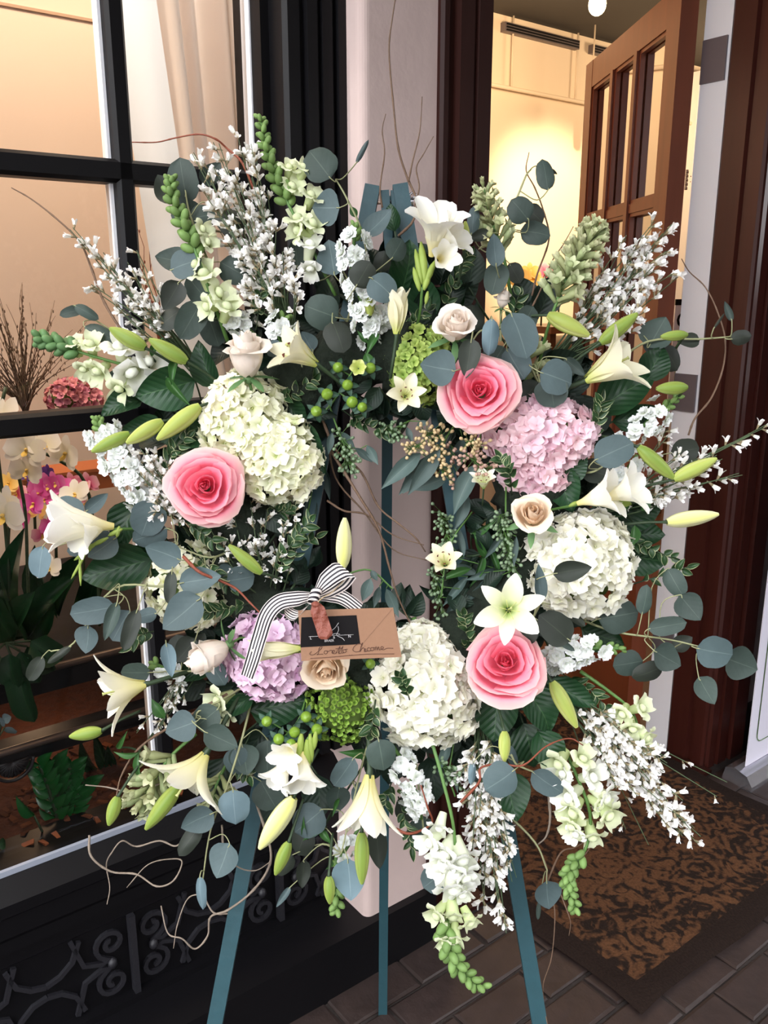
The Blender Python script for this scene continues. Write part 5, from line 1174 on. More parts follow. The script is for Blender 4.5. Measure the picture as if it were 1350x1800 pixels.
def snap(label, path, bloom, budr, key='g', bs=(22, 12), nb=26):
    nb = int(nb * 1.5); bs = (bs[0] * 1.1, bs[1] * 1.1)
    o, bp_ = spike('snapdragon', label, 'snapdragon', path, bloom); autobuds(o, bp_, budr[0], budr[1], nb, bs[0], bs[1], key)
snap('tall green-tipped snapdragon spike at the top left against the curtain', [(590, 520, .05), (545, 430, .07), (500, 345, .08), (470, 270, .08), (457, 203, .07)],
     [(508, 303, 30, 'c', 70), (531, 305, 34, 'c', 60), (512, 335, 34, 'c', 50), (545, 352, 34, 'c', 60), (525, 392, 36, 'c', 100), (548, 400, 36, 'c', 50), (530, 410, 34, 'c', 170), (544, 440, 38, 'w', 75), (546, 470, 30, 'w', 270)], (.45, 1), 'g', (24, 13), 24)
snap('green snapdragon spike leaning left beside the round leaves at upper left', [(400, 600, .05), (368, 510, .09), (335, 420, .10), (303, 350, .10), (300, 312, .10)],
     [(352, 408, 30, 'c', 20), (362, 430, 28, 'c', 20), (362, 490, 42, 'c', 100), (380, 520, 40, 'c', 20), (352, 470, 34, 'c', 160), (398, 548, 40, 'c', 60), (372, 540, 36, 'c', 200)], (.42, 1), 'g', (26, 14), 22)
snap('snapdragon spike pointing left across the window at upper left', [(300, 665, .03), (230, 645, .06), (150, 622, .07), (100, 605, .07), (66, 594, .07)],
     [(135, 612, 32, 'c', 100), (162, 612, 36, 'c', 80), (152, 645, 30, 'c', 250), (178, 650, 38, 'c', 240), (213, 618, 46, 'w', 80), (232, 650, 50, 'w', 300), (258, 640, 44, 'w', 20), (215, 680, 36, 'c', 250)], (.55, 1), 'd', (26, 20), 14)
snap('white snapdragon hanging down at the bottom with a curled green tip', [(755, 1290, .08), (778, 1370, .10), (798, 1460, .11), (800, 1560, .11), (785, 1640, .11), (805, 1700, .11), (850, 1738, .11)],
     [(775, 1445, 34, 'w', 250), (760, 1475, 38, 'w', 200), (785, 1490, 46, 'w', 230), (808, 1496, 50, 'w', 290), (800, 1520, 54, 'w', 255), (795, 1545, 52, 'w', 280), (812, 1530, 46, 'w', 310), (783, 1515, 44, 'w', 215), (810, 1560, 36, 'w', 290), (772, 1600, 36, 'c', 220), (795, 1595, 40, 'c', 270), (822, 1610, 34, 'c', 300), (800, 1640, 34, 'c', 270), (782, 1650, 26, 'c', 250)], (.62, 1), 'g', (28, 17), 20)
snap('cream snapdragon hanging down right of the easel leg', [(980, 1290, .05), (1012, 1360, .07), (1037, 1430, .08), (1030, 1490, .08), (1002, 1530, .08), (1000, 1560, .08), (1013, 1602, .08)],
     [(985, 1335, 42, 'c', 220), (990, 1355, 34, 'w', 200), (1020, 1335, 34, 'c', 60), (1035, 1365, 40, 'w', 30), (1005, 1395, 44, 'w', 200), (1010, 1420, 42, 'c', 220), (1055, 1395, 40, 'w', 330), (1062, 1425, 42, 'c', 320), (1038, 1460, 38, 'c', 280), (1006, 1445, 34, 'c', 230), (1048, 1410, 34, 'c', 340), (1012, 1460, 30, 'w', 230)], (.52, 1), 'g', (22, 15), 22)
snap('short snapdragon beside the genista at lower right', [(1020, 1180, .05), (1070, 1215, .06), (1110, 1250, .06), (1128, 1300, .06)], [(1095, 1250, 32, 'c', 220), (1120, 1245, 34, 'c', 30), (1110, 1275, 32, 'c', 260), (1128, 1290, 32, 'c', 320), (1135, 1305, 26, 'c', 280)], (.8, 1), 'g', (16, 12), 4)
snap('bright green snapdragon tip hanging behind the lowest bud', [(590, 1500, .03), (592, 1560, .05), (592, 1605, .05)], [], (.4, 1), 'g', (20, 16), 8)
snap('snapdragon bloom tucked left of the lilac hydrangea', [(420, 1220, .03), (400, 1240, .06)], [(392, 1228, 42, 'c', 200), (400, 1250, 30, 'c', 240)], (.5, 1), 'g', (14, 12), 3)
def tube_(label, path, f0, n, s0, s1, extra=()):
    o, bp_ = spike('tuberose', label, 'tuberose', path, extra); autobuds(o, bp_, f0, 1, n, s0, s1, 'tu', up=.7)
tube_('tall green-white tuberose spike at upper right before the glazed door', [(945, 650, .03), (965, 570, .07), (1000, 480, .09), (1035, 425, .09), (1045, 400, .09)], .34, 60, 36, 18)
tube_('pale tuberose spike standing before the bright doorway', [(905, 560, .03), (885, 450, .06), (862, 380, .07), (850, 330, .07)], .36, 34, 30, 17)
tube_('tuberose cluster hanging at lower left behind the drooping lily', [(345, 1290, .03), (300, 1330, .05), (262, 1385, .06), (248, 1410, .06)], .3, 26, 40, 26)
tube_('green tuberose buds below the drooping lily', [(400, 1340, .03), (380, 1380, .05), (375, 1410, .05)], .2, 10, 34, 22)
tube_('tuberose stem between the pink rose and the door at right', [(920, 700, .02), (925, 640, .05), (928, 610, .06)], .2, 10, 40, 30)

# ---- stock: ruffled double blossoms
ST_ = []
for v in range(3):
    b = MB()
    for k in range(5): b.petal(k * 1.257 + U_(-.2, .2), 1.05, 1.0, .9, 1.6 + U_(-.3, .2), .05, .3, .12, .16, 4, 4)
    for k in range(4): b.petal(k * 1.57 + .5 + U_(-.3, .3), .8, .7, .4, 1.1 + U_(-.3, .3), .03, .4, .12, .2, 4, 4)
    for k in range(3): b.petal(k * 2.1 + .5 + U_(-.3, .3), .6, .5, .1, .6 + U_(-.3, .3), .02, .4, .12, .2, 3, 3, a0=.3)
    ST_.append(b.mesh('floret', M['stock']))
def stock(label, path, w, n, sz, f=(0, .9), tip=True, tn=6):
    bp_ = smooth([P(*q) for q in path], 5); p0 = bp_[0].copy(); o = thing('stock_flower', label, 'stock', p0); N = len(bp_) - 1
    b = MB(); b.tube(bp_, .003, 6); build(b, 'stem', M['stemg'], o)
    for i in range(n):
        q = f[0] + (f[1] - f[0]) * (i + .5) / n; k = min(N - 1, int(q * N)); ax = (bp_[k + 1] - bp_[k]).normalized(); sd = ax.cross(CB).normalized()
        a = i * 2.4; d = (sd * math.cos(a) + CB * (abs(math.sin(a)) * .9 + .15) + ax * U_(-.2, .4)).normalized(); F0 = Matrix((d.orthogonal().normalized(), d.cross(d.orthogonal().normalized()), d)).transposed() @ Matrix.Rotation(U_(0, 6), 3, 'Z')
        link('floret', ST_[i % 3], o, Matrix.Translation(-p0) @ mat4(F0, bp_[k] + d * w * PX(.08) * U_(.55, 1.0) * .5, sz * PX(.08) * .55 * U_(.85, 1.1)))
    if tip: autobuds(o, bp_, f[1] - .05, 1, tn, 20, 12, 'g', up=1.2)
stock('white stock spike at the top between the round leaves', [(650, 600, .06), (638, 540, .09), (618, 480, .09), (622, 430, .09), (625, 395, .09)], 46, 30, 26, (0, .85), True, 10)
stock('white stock cluster beside the upright lily', [(700, 560, .04), (665, 560, .07), (640, 575, .08)], 40, 10, 27, (.2, 1), False)
stock('small white stock behind the blush white rose', [(520, 640, .03), (490, 590, .06), (500, 560, .07)], 44, 14, 24, (.1, 1), True, 3)
stock('white stock left of the blush rose at upper left', [(460, 600, .03), (425, 570, .05), (395, 560, .06)], 36, 9, 25, (.2, 1), False)
stock('large white stock at left beside the lily bud row', [(270, 880, .05), (235, 850, .08), (205, 805, .08), (180, 760, .08), (170, 735, .08)], 62, 36, 27, (0, .8), True, 10)
stock('white stock against the door edge at right', [(1080, 800, .03), (1110, 770, .06), (1140, 740, .07), (1165, 720, .06), (1195, 695, .06)], 46, 18, 24, (0, .72), True, 10)
stock('faint white stock below the broad blue leaf at right', [(1060, 860, .02), (1090, 840, .05), (1120, 800, .05)], 44, 14, 23, (.1, 1), False)
stock('white stock pointing right below the white hydrangea', [(940, 1170, .05), (990, 1155, .09), (1040, 1140, .10), (1100, 1140, .10)], 48, 24, 25, (.05, .75), True, 8)
stock('white stock hanging down left of the white snapdragon', [(690, 1310, .05), (715, 1350, .08), (730, 1390, .08), (742, 1420, .08)], 50, 20, 25, (.1, 1), False)
stock('white stock behind the blue leaf at lower left', [(340, 1190, .03), (300, 1180, .05), (270, 1165, .06)], 36, 9, 22, (.1, .9), True, 3)
stock('pale stock behind the hanging bud at the bottom', [(640, 1440, .01), (610, 1490, .03), (590, 1520, .03)], 40, 8, 22, (.1, .9), True, 3)
stock('white stock below the cream lily bud at lower centre', [(700, 1390, .03), (735, 1410, .06), (740, 1440, .06)], 26, 6, 20, (.2, 1), False)

# ---- freesias
def freesia(label, blooms, buds, stem, off=.11):
    """blooms: (base x, base y, direction, size, openness)"""
    p0 = P(*stem[0]); o = thing('freesia', label, 'freesia', p0)
    b = MB(); b.tube(smooth([P(*q) for q in stem], 5), .0022, 6); build(b, 'stem', M['stemg'], o)
    for i, (x, y, d, s_, opn) in enumerate(blooms):
        p = P(x, y, off); F = frame(d, (1, .2, 0)) @ Matrix.Rotation(i * .6, 3, 'Z'); b = MB()
        b.grid(lambda u, v: (((.06 + .14 * v ** 1.5) * math.cos(u * 2 * PI), (.06 + .14 * v ** 1.5) * math.sin(u * 2 * PI), v * .42), v * .25), 10, 4, True)
        fl3 = link('blossom', b.mesh('blossom', M['free']), o, Matrix.Translation(-p0) @ mat4(F, p, s_ * PX(off)))
        for k in range(6): b = MB(); b.petal(k * PI / 3, .82 * U_(.92, 1.05), .52 * (1.1 if k % 2 else .9), .22, opn * U_(.85, 1.15), .17, .40, .5, .015, 5, 7, z0=.38, base=.55, a0=.25); link('petal', b.mesh('petal', M['free']), fl3)
    for (x, y, x2, y2, w) in buds:
        A, C = P(x, y, off), P(x2, y2, off); b = MB(); L = (C - A).length; ww = w * PX(off) / 2
        b.tube([A, A.lerp(C, .2), A.lerp(C, .5), A.lerp(C, .8), C], [ww * .35, ww * .75, ww, ww * .75, ww * .2], 7, .5); build(b, 'bud', M['fbud'], o)
freesia('white freesia with green buds standing at the top centre', [(758, 450, (.10, .65, .6), 84, 1.2), (768, 458, (.30, -.10, .95), 46, 1.1), (762, 440, (.7, .35, .5), 62, 1.3)], [(742, 500, 730, 438, 12), (744, 505, 765, 458, 13), (738, 512, 727, 470, 12), (745, 510, 755, 480, 12), (748, 500, 740, 425, 16), (752, 512, 748, 535, 8)], [(725, 600, .05), (738, 550, .09), (742, 505, .11)])
freesia('white freesia pointing left with green bud spray at far left', [(200, 925, (-.85, .08, .4), 98, .75), (190, 922, (-.6, -.30, .6), 66, 1.2)], [(215, 930, 190, 942, 10), (190, 945, 160, 960, 9), (170, 955, 140, 972, 10), (160, 965, 130, 985, 8), (150, 975, 125, 1018, 6), (140, 980, 142, 1030, 6), (210, 925, 205, 945, 9)], [(290, 930, .05), (230, 930, .09), (200, 930, .11)])
freesia('pair of white freesia blossoms side by side at right', [(1015, 885, (.75, .25, .45), 72, 1.2), (1062, 878, (.68, .32, .5), 70, 1.25)], [(1070, 880, 1110, 886, 18), (1000, 890, 1016, 882, 8)], [(950, 900, .05), (1000, 890, .09), (1060, 880, .11)])
freesia('white freesia hanging with green buds at the bottom', [(522, 1308, (-.35, -.25, .85), 50, 1.2), (532, 1322, (.1, -.75, .5), 62, 1.1), (512, 1325, (-.4, -.7, .4), 58, 1.0)], [(540, 1300, 540, 1358, 17), (545, 1290, 548, 1340, 12), (530, 1290, 525, 1335, 15), (555, 1285, 552, 1318, 11)], [(580, 1240, .05), (555, 1280, .09), (540, 1300, .11)])

# ---- hypericum berries
def berries(label, pts, stem, off=.10):
    p0 = P(*stem[0]); o = thing('hypericum_sprig', label, 'berries', p0); b = MB(); sp_ = smooth([P(*q) for q in stem], 4); b.tube(sp_, .0016, 5)
    for (x, y, r) in pts:
        k = off + U_(-.006, .006); c = P(x, y, k); rr = r * PX(k); d = frame((U_(-.25, .25), U_(-.2, .4), 1), (1, 0, 0))
        q = MB(); q.grid(lambda u, v: ((math.sin(v * PI) * math.cos(u * 6.2832), math.sin(v * PI) * math.sin(u * 6.2832), math.cos(v * PI) * 1.08 + (.12 if v < .03 else 0)), 1), 12, 8, True)
        be = link('berry', q.mesh('berry', M['berry']), o, Matrix.Translation(-p0) @ mat4(d, c, rr))
        for i in range(5):
            a = i * 1.257; dd = d @ Vector((math.cos(a), math.sin(a), -.15)); A = c - CB * rr * .6; leaf(o, A, A + dd * rr * 2.1, rr * 1.1, LF['sepal'], 'sepal', roll=0)
        c2 = min(sp_, key=lambda s_: (s_ - c).length); b.tube([c2, c - CB * rr], .0012, 4, cap=False)
    build(b, 'stem', M['stemg'], o)
berries('green hypericum berries at the top of the gap', [(594, 646, 9.5), (651, 647, 10), (611, 677, 10), (575, 693, 10.5), (619, 707, 10.5), (556, 723, 10), (637, 716, 9)], [(640, 620, .05), (615, 660, .08), (590, 700, .08), (560, 735, .08)])
berries('green hypericum berries below the lilac hydrangea', [(538, 1260, 10), (518, 1287, 10), (490, 1299, 10), (512, 1308, 9.5), (557, 1282, 10), (469, 1268, 9.5)], [(540, 1220, .05), (525, 1265, .08), (500, 1295, .08)])
berries('single green berry at the lower edge of the gift card', [(651, 1167, 9)], [(660, 1200, .05), (652, 1175, .09)])

# ---- genista sprays
GN = []
for v in range(3):
    b = MB(); b.mi = 1; b.tube([(0, 0, -.5), (0, 0, 0), (0, 0, .3)], [.05, .14, .18], 5); b.mi = 0
    for k in range(3): b.petal(k * 2.1 + v, 1.15, .55, .1, .45 + .25 * (k == 0) + .15 * v, .06, .4, .3, nu=2, nv=4, z0=.1)
    GN.append(b.mesh('blossom', [M['gen'], M['genc']]))
def genista(label, base, tips, nb, off=.09, sz=13, f0=.42, extra=0, sp=14, bare=0, dens=None):
    """stems fan from base to the tips (px); nb blossoms set along their outer part"""
    p0 = P(base[0], base[1], off - .05); o = thing('genista_spray', label, 'genista', p0); b = MB(); stems = []
    for (tx, ty) in tips:
        for e in range(1 + extra):
            x, y = tx + (U_(-sp, sp) if e else 0), ty + (U_(-sp, sp) if e else 0)
            k = off + U_(-.03, .03); E_ = P(x, y, k); A = p0 + CR * U_(-.012, .012) + CU * U_(-.012, .012); mid = A.lerp(E_, .5) + CR * U_(-.008, .008) + CU * U_(-.008, .008) + CB * .015
            s_ = smooth([A, mid, E_], 6); stems.append(s_); b.tube(s_, [.0014 * (1 - .6 * i / len(s_)) for i in range(len(s_))], 4, cap=False)
    build(b, 'stems', M['genstem'], o, kind='stuff')
    nbs = stems[bare:]; nb = min(300, int(nb * 1.25))
    for i in range(nb):
        s_ = nbs[i % len(nbs)]; q = f0 + (1 - f0) * rnd() ** .8; N = len(s_) - 1; k = min(N - 1, int(q * N)); ax = (s_[k + 1] - s_[k]).normalized(); pt = s_[k].lerp(s_[k + 1], q * N - k)
        x = Matrix.Rotation(U_(0, 6.28), 3, ax) @ ax.orthogonal().normalized(); z = (ax * U_(.5, 1.1) + x + CB * .35).normalized(); xx = z.orthogonal().normalized(); F = Matrix((xx, z.cross(xx), z)).transposed()
        link('blossom', GN[i % 3], o, Matrix.Translation(-p0) @ mat4(F, pt + x * .003, sz * 1.03 * PX(off) * U_(.75, 1.1)))
genista('tall white genista spray at upper left against the curtain', (505, 580), [(340, 268), (362, 290), (385, 252), (405, 300), (430, 268), (360, 340), (395, 350), (430, 330), (455, 370), (475, 400), (410, 420), (440, 440), (385, 405), (500, 440), (480, 490), (430, 500), (450, 320), (520, 500)], 250, .09, 15, .40, 1, 16)
genista('white genista spray reaching left across the window bar', (335, 640), [(128, 400), (150, 430), (175, 452), (160, 500), (190, 475), (215, 500), (232, 470), (250, 520), (275, 545), (240, 440), (205, 540)], 100, .06, 14, .35, 1, 10)
genista('dense white genista spray before the glazed door at upper right', (975, 640), [(1180, 395), (1165, 410), (1150, 395), (1175, 440), (1160, 470), (1130, 420), (1110, 460), (1185, 480), (1140, 500), (1100, 420), (1125, 540), (1080, 480), (1090, 520), (1060, 540), (1115, 580)], 210, .06, 15, .38, 1, 14)
genista('thin white genista spray reaching to the right edge over the jamb', (1050, 900), [(1350, 745), (1320, 765), (1305, 835), (1260, 800), (1240, 830), (1200, 800), (1230, 850), (1180, 760), (1200, 870), (1160, 880)], 80, .06, 14, .38, 1, 10)
genista('dense white genista spray falling to the lower right over the rug', (985, 1215), [(1226, 1482), (1200, 1440), (1180, 1450), (1150, 1400), (1190, 1400), (1160, 1360), (1120, 1400), (1100, 1350), (1140, 1330), (1170, 1330), (1080, 1380), (1120, 1300), (1200, 1470), (1215, 1460), (1080, 1300)], 250, .08, 15, .34, 1, 12)
genista('long white genista spray hanging left of the right easel leg', (845, 1280), [(890, 1640), (882, 1600), (900, 1550), (870, 1560), (850, 1590), (845, 1530), (890, 1500), (865, 1490), (830, 1500), (840, 1450), (870, 1420), (820, 1420), (885, 1455), (800, 1370), (855, 1360)], 220, .07, 15, .30, 1, 10)
genista('shaded genista spray below the cream hydrangea left of the gap', (480, 1060), [(380, 870), (410, 900), (440, 880), (470, 900), (500, 920), (430, 940), (400, 950), (460, 950), (490, 960), (350, 900), (520, 890), (390, 990)], 110, .07, 12, .35, 1, 14)
genista('fine white genista over the pink rose at left', (340, 930), [(215, 790), (235, 800), (255, 790), (275, 800), (262, 830), (290, 810), (300, 850), (240, 830), (280, 870), (310, 880), (270, 900)], 130, .09, 13, .35, 1, 12)
genista('small genista sprig hanging at lower left before the window', (350, 1150), [(290, 1230), (300, 1250), (285, 1270), (310, 1210), (240, 1285), (280, 1290)], 34, .05, 11, .45, 1, 8)
genista('bare green genista stems splayed over the rug', (1000, 1230), [(1278, 1375), (1140, 1485), (1100, 1458), (1260, 1400), (1060, 1440)], 8, .04, 10, .3)
genista('slim genista tips left of the snapdragon over the pilaster', (470, 420), [(417, 235), (447, 260), (400, 330), (470, 330)], 12, .06, 13, .5)

# ---- curly willow
def willow(label, pts, off=.06, r=.0022, mat='bark', offs=None):
    pp = smooth([P(x, y, (offs[i] if offs else off) + .008 * math.sin(i * 1.7)) for i, (x, y) in enumerate(pts)], 6); n = len(pp)
    b = MB(); b.tube(pp, [r * (1 - .6 * i / n) * (1 + .25 * (i % 7 == 3)) for i in range(n)], 6)
    o = build(b, 'curly_willow_twig', M[mat], None, True, pp[0]); tag(o, label, 'twig')
willow('brown willow twig bending left over the window at upper left', [(235, 610), (200, 560), (178, 520), (160, 470), (140, 425), (100, 385), (55, 350), (20, 330)])
willow('reddish willow twig arching left over the curtain', [(470, 400), (445, 330), (425, 285), (400, 262), (380, 245), (350, 236), (310, 242), (275, 250), (232, 250)], mat='barkred')
willow('long willow twig rising to the top edge before the plaster pier', [(700, 415), (725, 390), (733, 355), (715, 310), (700, 260), (692, 190), (684, 90), (690, 30), (700, -30)], .03)
willow('willow twig curving up right of the longest twig', [(718, 320), (725, 285), (738, 230), (742, 170)], .03, .0014)
willow('thin willow twig left of the longest twig on the plaster pier', [(672, 365), (668, 330), (676, 270), (672, 230), (678, 200)], .03, .0014)
willow('willow twig arching toward the door casing', [(728, 365), (737, 330), (732, 295), (745, 270), (762, 240)], .03, .0014)
willow('willow twig curving before the bright doorway', [(935, 520), (945, 480), (965, 420), (955, 370), (940, 330), (925, 300), (930, 268)], .04, .0018)
willow('straight willow twig slanting before the shop orchids', [(930, 550), (950, 510), (970, 460), (990, 430), (1008, 398)], .05, .0016)
willow('willow twig snaking down the mahogany jamb at right', [(1210, 765), (1222, 735), (1250, 700), (1270, 650), (1275, 600), (1262, 550), (1240, 505), (1212, 478), (1198, 455)], .03, .0018, 'bark')
willow('willow twig crossing the gap to the half open lily, upper', [(560, 720), (590, 790), (635, 830), (665, 890), (700, 920), (730, 945), (748, 970)], .05)
willow('willow twig crossing the gap to the half open lily, lower', [(575, 880), (605, 898), (645, 905), (690, 940), (745, 958)], .04, .0018)
willow('willow twig descending across the gap to the white hydrangea', [(580, 790), (630, 870), (665, 930), (685, 1000), (700, 1050), (728, 1110)], .06, .0024)
willow('willow twig curving through the gap toward the door casing', [(575, 760), (590, 840), (640, 900), (690, 965), (750, 985)], .02, .0018)
willow('red willow twig crossing the leaves above the lilac hydrangea', [(322, 978), (350, 1005), (385, 1020), (415, 1035), (440, 1060), (465, 1085)], .13, .0026, 'barkred')
willow('pale willow twig looping over the black panel at lower left', [(330, 1465), (310, 1487), (280, 1478), (240, 1488), (215, 1478), (197, 1498), (187, 1520), (193, 1560), (188, 1590)], .05, .0016, 'barkgrey')
willow('pale willow twig making the widest loop at lower left', [(157, 1468), (160, 1505), (195, 1532), (240, 1537), (275, 1558), (305, 1548), (320, 1515), (300, 1510), (260, 1520), (223, 1560)], .05, .0018, 'barkgrey')
willow('pale willow twig hanging and looping over the left easel leg', [(450, 1410), (475, 1490), (470, 1530), (440, 1570), (400, 1600), (370, 1612), (365, 1645), (343, 1668), (320, 1650), (295, 1640), (283, 1592)], .04, .0022, 'barkgrey')
willow('thin willow twig curling beside the left easel leg', [(400, 1606), (375, 1604), (355, 1575), (330, 1580), (312, 1625), (305, 1667)], .04, .0015, 'barkgrey')
willow('grey willow twig curling before the left easel leg', [(390, 1450), (395, 1500), (420, 1525), (450, 1530), (475, 1515)], .05, .0016, 'barkgrey')
willow('red willow twig arching over the right easel leg', [(810, 1410), (842, 1375), (845, 1350), (880, 1343), (920, 1345), (960, 1312), (1000, 1298), (1025, 1310)], .12, .0020, 'barkred')
willow('red-brown willow twig curling at the bottom centre', [(685, 1452), (715, 1465), (740, 1460), (760, 1445), (752, 1420), (740, 1380)], .10, .0024, 'barkred')
willow('long willow strand hanging to the floor right of the easel leg', [(880, 1430), (930, 1470), (960, 1520), (962, 1560), (975, 1600), (970, 1680), (955, 1730), (957, 1770), (965, 1815)], .0, .0012, 'bark')
willow('pale twig hook hanging over the rug', [(965, 1400), (967, 1440), (960, 1470), (945, 1485)], .03, .0024, 'barkgrey')
willow('thin looping twig beside the snapdragon tip over the rug', [(960, 1555), (985, 1500), (1010, 1490), (1040, 1475), (1030, 1500), (1000, 1525)], .02, .0014, 'bark')
willow('fine twig dangling below the low eucalyptus leaf', [(985, 1570), (1000, 1610), (1003, 1625), (1000, 1645)], .02, .0010, 'bark')
willow('pale willow twig lying across the lower left before the window', [(330, 1368), (280, 1378), (240, 1395), (190, 1384), (150, 1380)], .05, .0020, 'barkgrey')
willow('brown stem leading to the hanging bud at lower left', [(400, 1220), (330, 1260), (250, 1310), (215, 1360), (204, 1402)], .07, .0024, 'bark')

# ---------------------------------------------------------------- card, tag, ribbon
CK = .21
ca = [P(530, 1162, CK), P(706, 1155, CK - .005), P(691, 1068, CK - .01), P(524, 1073, CK - .005)]
cd = thing('gift_card', 'brown kraft gift card with a black printed square and a handwritten name', 'card', ca[0])
cx, cy = (ca[1] - ca[0]), (ca[3] - ca[0]); CWd, CHt = cx.length, cy.length; cxn = cx.normalized(); czn = cxn.cross(cy).normalized(); cyn = czn.cross(cxn)
skew = cy.dot(cxn) / CHt
def CP(u, v, d=0): return ca[0].lerp(ca[1], u).lerp(ca[3].lerp(ca[2], u), v) + czn * d
b = MB(); idx = [b.vert(CP(u, v, d)) for d in (-.0012, 0) for (u, v) in ((0, 0), (1, 0), (1, 1), (0, 1))]
for f in ((3, 2, 1, 0), (4, 5, 6, 7), (0, 1, 5, 4), (1, 2, 6, 5), (2, 3, 7, 6), (3, 0, 4, 7)): b.face(*f)
build(b, 'paper', M['kraft'], cd, False)
b = MB(); b.face(*[b.vert(CP(u, v, .0004)) for (u, v) in ((0.0, .27), (.605, .29), (.605, .87), (0.03, .86))]); build(b, 'black_label', M['blackprint'], cd, False)
b = MB(); b.tube([CP(.63, .30, .0002), CP(.985, .97, .0002)], .0004, 4); build(b, 'flap_edge', plain('kraft_crease', (128, 94, 72), .8), cd, False)
def ctext(body, u, v, size, mat, shear=0, name='lettering'):
    R_ = Matrix((cxn, cyn, czn)).transposed().to_4x4(); textmesh(name, body, size, mat, Matrix.Translation(CP(u, v, .0006)) @ R_, cd, shear, .0001)
ctext('L', .10, .42, .0050, M['foil']); ctext('N', .49, .43, .0050, M['foil']); ctext('&', .335, .42, .0048, M['foil']); ctext('BRAER', .245, .36, .0044, M['foil'])
b = MB(); b.tube([CP(.09, .475, .0006), CP(.55, .485, .0006)], .0003, 4); build(b, 'printed_line', M['foil'], cd)
for pts in ([(.29, .54), (.36, .62), (.41, .73)], [(.37, .48), (.40, .58), (.40, .66)], [(.38, .47), (.43, .42), (.45, .37)], [(.33, .50), (.37, .52), (.41, .50)]):
    b = MB(); b.tube(smooth([CP(u, v, .0006) for u, v in pts], 4), .0004, 4); build(b, 'printed_emblem', M['foil'], cd)
def ink(pts, r=.00038):
    b = MB(); b.tube(smooth([CP(u, v, .0006) for u, v in pts], 4), r, 4); build(b, 'handwriting', M['ink'], cd)
def cur(x, y, s_, pts): ink([(x + a * s_ * .55, y + c * s_) for a, c in pts])
# cursive strokes: L o r e t t o   C h i c o n e, then the underline
cur(.15, .12, .13, [(-.6, .5), (-.9, .1), (-.4, -.05), (.4, .5), (.9, 1.0), (.75, 1.2), (.45, .8), (.35, .2), (.1, -.05), (.4, .0), (1.0, .0)])
cur(.235, .12, .07, [(.6, .9), (.1, .9), (-.1, .3), (.3, 0), (.8, .4), (.6, .9), (1.1, .7)])
cur(.275, .12, .07, [(0, .7), (.4, .9), (.5, 1.0), (1.0, .85), (.9, .3), (1.2, 0)])
cur(.31, .12, .07, [(0, .1), (.7, .5), (.7, .9), (.3, .9), (.2, .3), (.7, 0), (1.3, .3)])
cur(.355, .12, .13, [(-.1, .1), (.6, 1.1), (.25, .1), (.6, 0)]); cur(.385, .12, .13, [(-.1, .1), (.6, 1.1), (.25, .1), (.7, .1)]); ink([(.35, .215), (.42, .225)])
cur(.425, .13, .07, [(.6, .9), (.1, .9), (-.1, .3), (.3, 0), (.8, .4), (.6, .9), (1.2, 1.0)])
cur(.53, .14, .13, [(1.2, 1.1), (.9, 1.25), (.2, .9), (-.1, .3), (.3, 0), (1.0, .1)])
cur(.585, .14, .13, [(0, 0), (.6, 1.2), (.5, 1.2), (.1, 0), (.5, .55), (.75, .45), (.7, 0), (1.0, 0)])
cur(.635, .14, .07, [(0, .1), (.4, .9), (.3, .1), (.9, .1)]); ink([(.646, .245), (.65, .25)], .0005)
cur(.665, .145, .07, [(.9, .8), (.4, 1.0), (0, .4), (.4, 0), (1.0, .2)])
cur(.705, .15, .07, [(.6, .9), (.1, .9), (-.1, .3), (.3, 0), (.8, .4), (.6, .9), (1.2, .8)])
cur(.745, .155, .07, [(0, 0), (.2, .9), (.5, .9), (.5, 0), (.9, .9), (1.1, .8), (1.1, .1), (1.4, .1)])
cur(.80, .16, .07, [(0, .1), (.8, .5), (.7, .9), (.3, .9), (.2, .3), (.8, 0), (1.8, .4), (3.4, .3)])
ink([(.09, .045), (.3, .055), (.5, .075), (.7, .085), (.93, .07)]); ink([(.48, .085), (.495, .07), (.51, .085)])

tg = thing('leather_tag', 'copper coloured leather tag tied over the gift card', 'tag', P(558, 1065, CK + .012))
F = frame((.05, .1, 1), (math.cos(math.radians(-72)), math.sin(math.radians(-72)), 0)); o0 = P(555, 1062, CK + .012); k = PX(CK)
b = MB()
def tagf(u, v):
    L_, w = 64 * k, 13 * k; q = (v - .5) * 2; x = u * L_; ww = w * min(1, .55 + u * 3) * (math.sqrt(max(0, 1 - max(0, (u - .84) / .16) ** 2)) * .9 + .1)
    return o0 + F @ Vector((x, q * ww, .0015 * math.sin(u * 9) + .0012 * math.sin(q * 4 + u * 14) + .002 * (1 - q * q))), 1
b.grid(tagf, 16, 8); build(b, 'body', M['leather'], tg)
b = MB(); b.ell(o0 + CB * .002, (.006, .005, .004), 8, 6); build(b, 'twisted_end', M['leather'], tg)
b = MB(); b.tube(smooth([o0 + CB * .003, P(568, 1050, CK + .01), P(585, 1040, CK), P(612, 1012, CK - .02)], 4), .0008, 4); build(b, 'cord', M['twine'], tg)

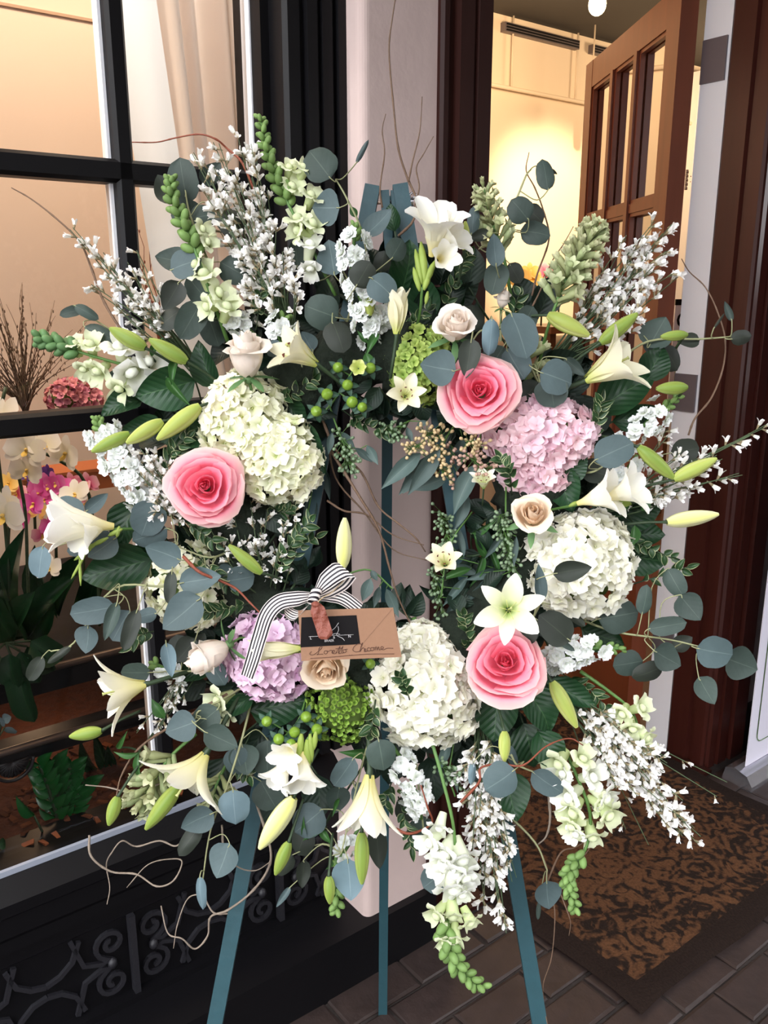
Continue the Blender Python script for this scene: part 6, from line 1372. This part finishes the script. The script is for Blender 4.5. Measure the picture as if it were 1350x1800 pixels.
# striped ribbon
m, n, bb = newmat('striped_ribbon'); at = nd(n, 'ShaderNodeAttribute', attribute_name='shade')
def mt(op, a, v): x = nd(n, 'ShaderNodeMath', operation=op); n.links.new(a, x.inputs[0]); x.inputs[1].default_value = v; return x.outputs[0]
fr_ = mt('GREATER_THAN', mt('FRACT', mt('ADD', mt('MULTIPLY', at.outputs['Fac'], 5.0), .22), 0), .52)
mx = nd(n, 'ShaderNodeMix', data_type='RGBA'); mx.inputs['A'].default_value = lin((232, 222, 216)); mx.inputs['B'].default_value = lin((30, 24, 34)); n.links.new(fr_, mx.inputs['Factor']); n.links.new(mx.outputs['Result'], bb.inputs['Base Color']); bb.inputs['Roughness'].default_value = .55
M['ribbon'] = m
rb = thing('striped_ribbon', 'black and white striped ribbon bow tied above the gift card', 'ribbon', P(553, 1048, .2))
def ribbon(name, pts, w):
    """pts: (x, y, off, across-angle degrees, width px)"""
    ps = smooth([P(q[0], q[1], q[2]) for q in pts], 6); n_ = len(ps); b = MB(); M_ = len(pts) - 1
    def fn(u, v):
        i = v * (n_ - 1); k0 = min(M_ - 1, int(v * M_)); f = v * M_ - k0; an = math.radians(pts[k0][3] * (1 - f) + pts[k0 + 1][3] * f); ww = (pts[k0][4] * (1 - f) + pts[k0 + 1][4] * f) * PX(.2)
        c = ps[int(round(i))]; q = u - .5; tw = pts[k0][5] * (1 - f) + pts[k0 + 1][5] * f if len(pts[0]) > 5 else 0
        return c + (CR * math.cos(an) + CU * math.sin(an)) * q * ww + CB * (q * tw * ww + .0015 * math.sin(u * 6)), u
    b.grid(fn, 20, n_ - 1); return build(b, name, M['ribbon'], rb)
ribbon('loop', [(553, 1046, .205, 120, 10), (572, 1022, .215, 130, 30), (596, 1004, .22, 135, 36), (610, 1002, .215, 140, 38)], 0)
ribbon('loop', [(612, 1004, .20, 140, 38), (600, 1022, .195, 120, 34), (578, 1038, .195, 110, 26), (554, 1050, .20, 110, 10)], 0)
ribbon('tail', [(555, 1050, .195, 100, 12), (580, 1046, .19, 95, 26), (605, 1052, .19, 75, 26), (632, 1072, .185, 60, 24)], 0)
ribbon('tail', [(553, 1048, .20, 80, 12), (525, 1052, .21, 95, 26), (492, 1058, .215, 115, 28), (470, 1080, .215, 150, 28), (456, 1120, .205, 160, 27), (444, 1160, .20, 160, 26), (434, 1190, .19, 160, 24)], 0)
ribbon('loop', [(552, 1050, .205, 60, 10), (535, 1072, .205, 50, 22), (518, 1082, .20, 60, 20), (500, 1068, .195, 90, 20), (520, 1058, .195, 100, 14)], 0)
b = MB(); kc = P(553, 1048, .213)
b.grid(lambda u, v: (kc + CR * (.0075 * math.cos(v * 5.5) + (u - .5) * .006) + CU * ((u - .5) * .016 + .004 * math.sin(v * 5.5)) + CB * .006 * math.sin(v * 5.5), u * .5), 10, 14); build(b, 'knot', M['ribbon'], rb)
bpy.context.view_layer.update()
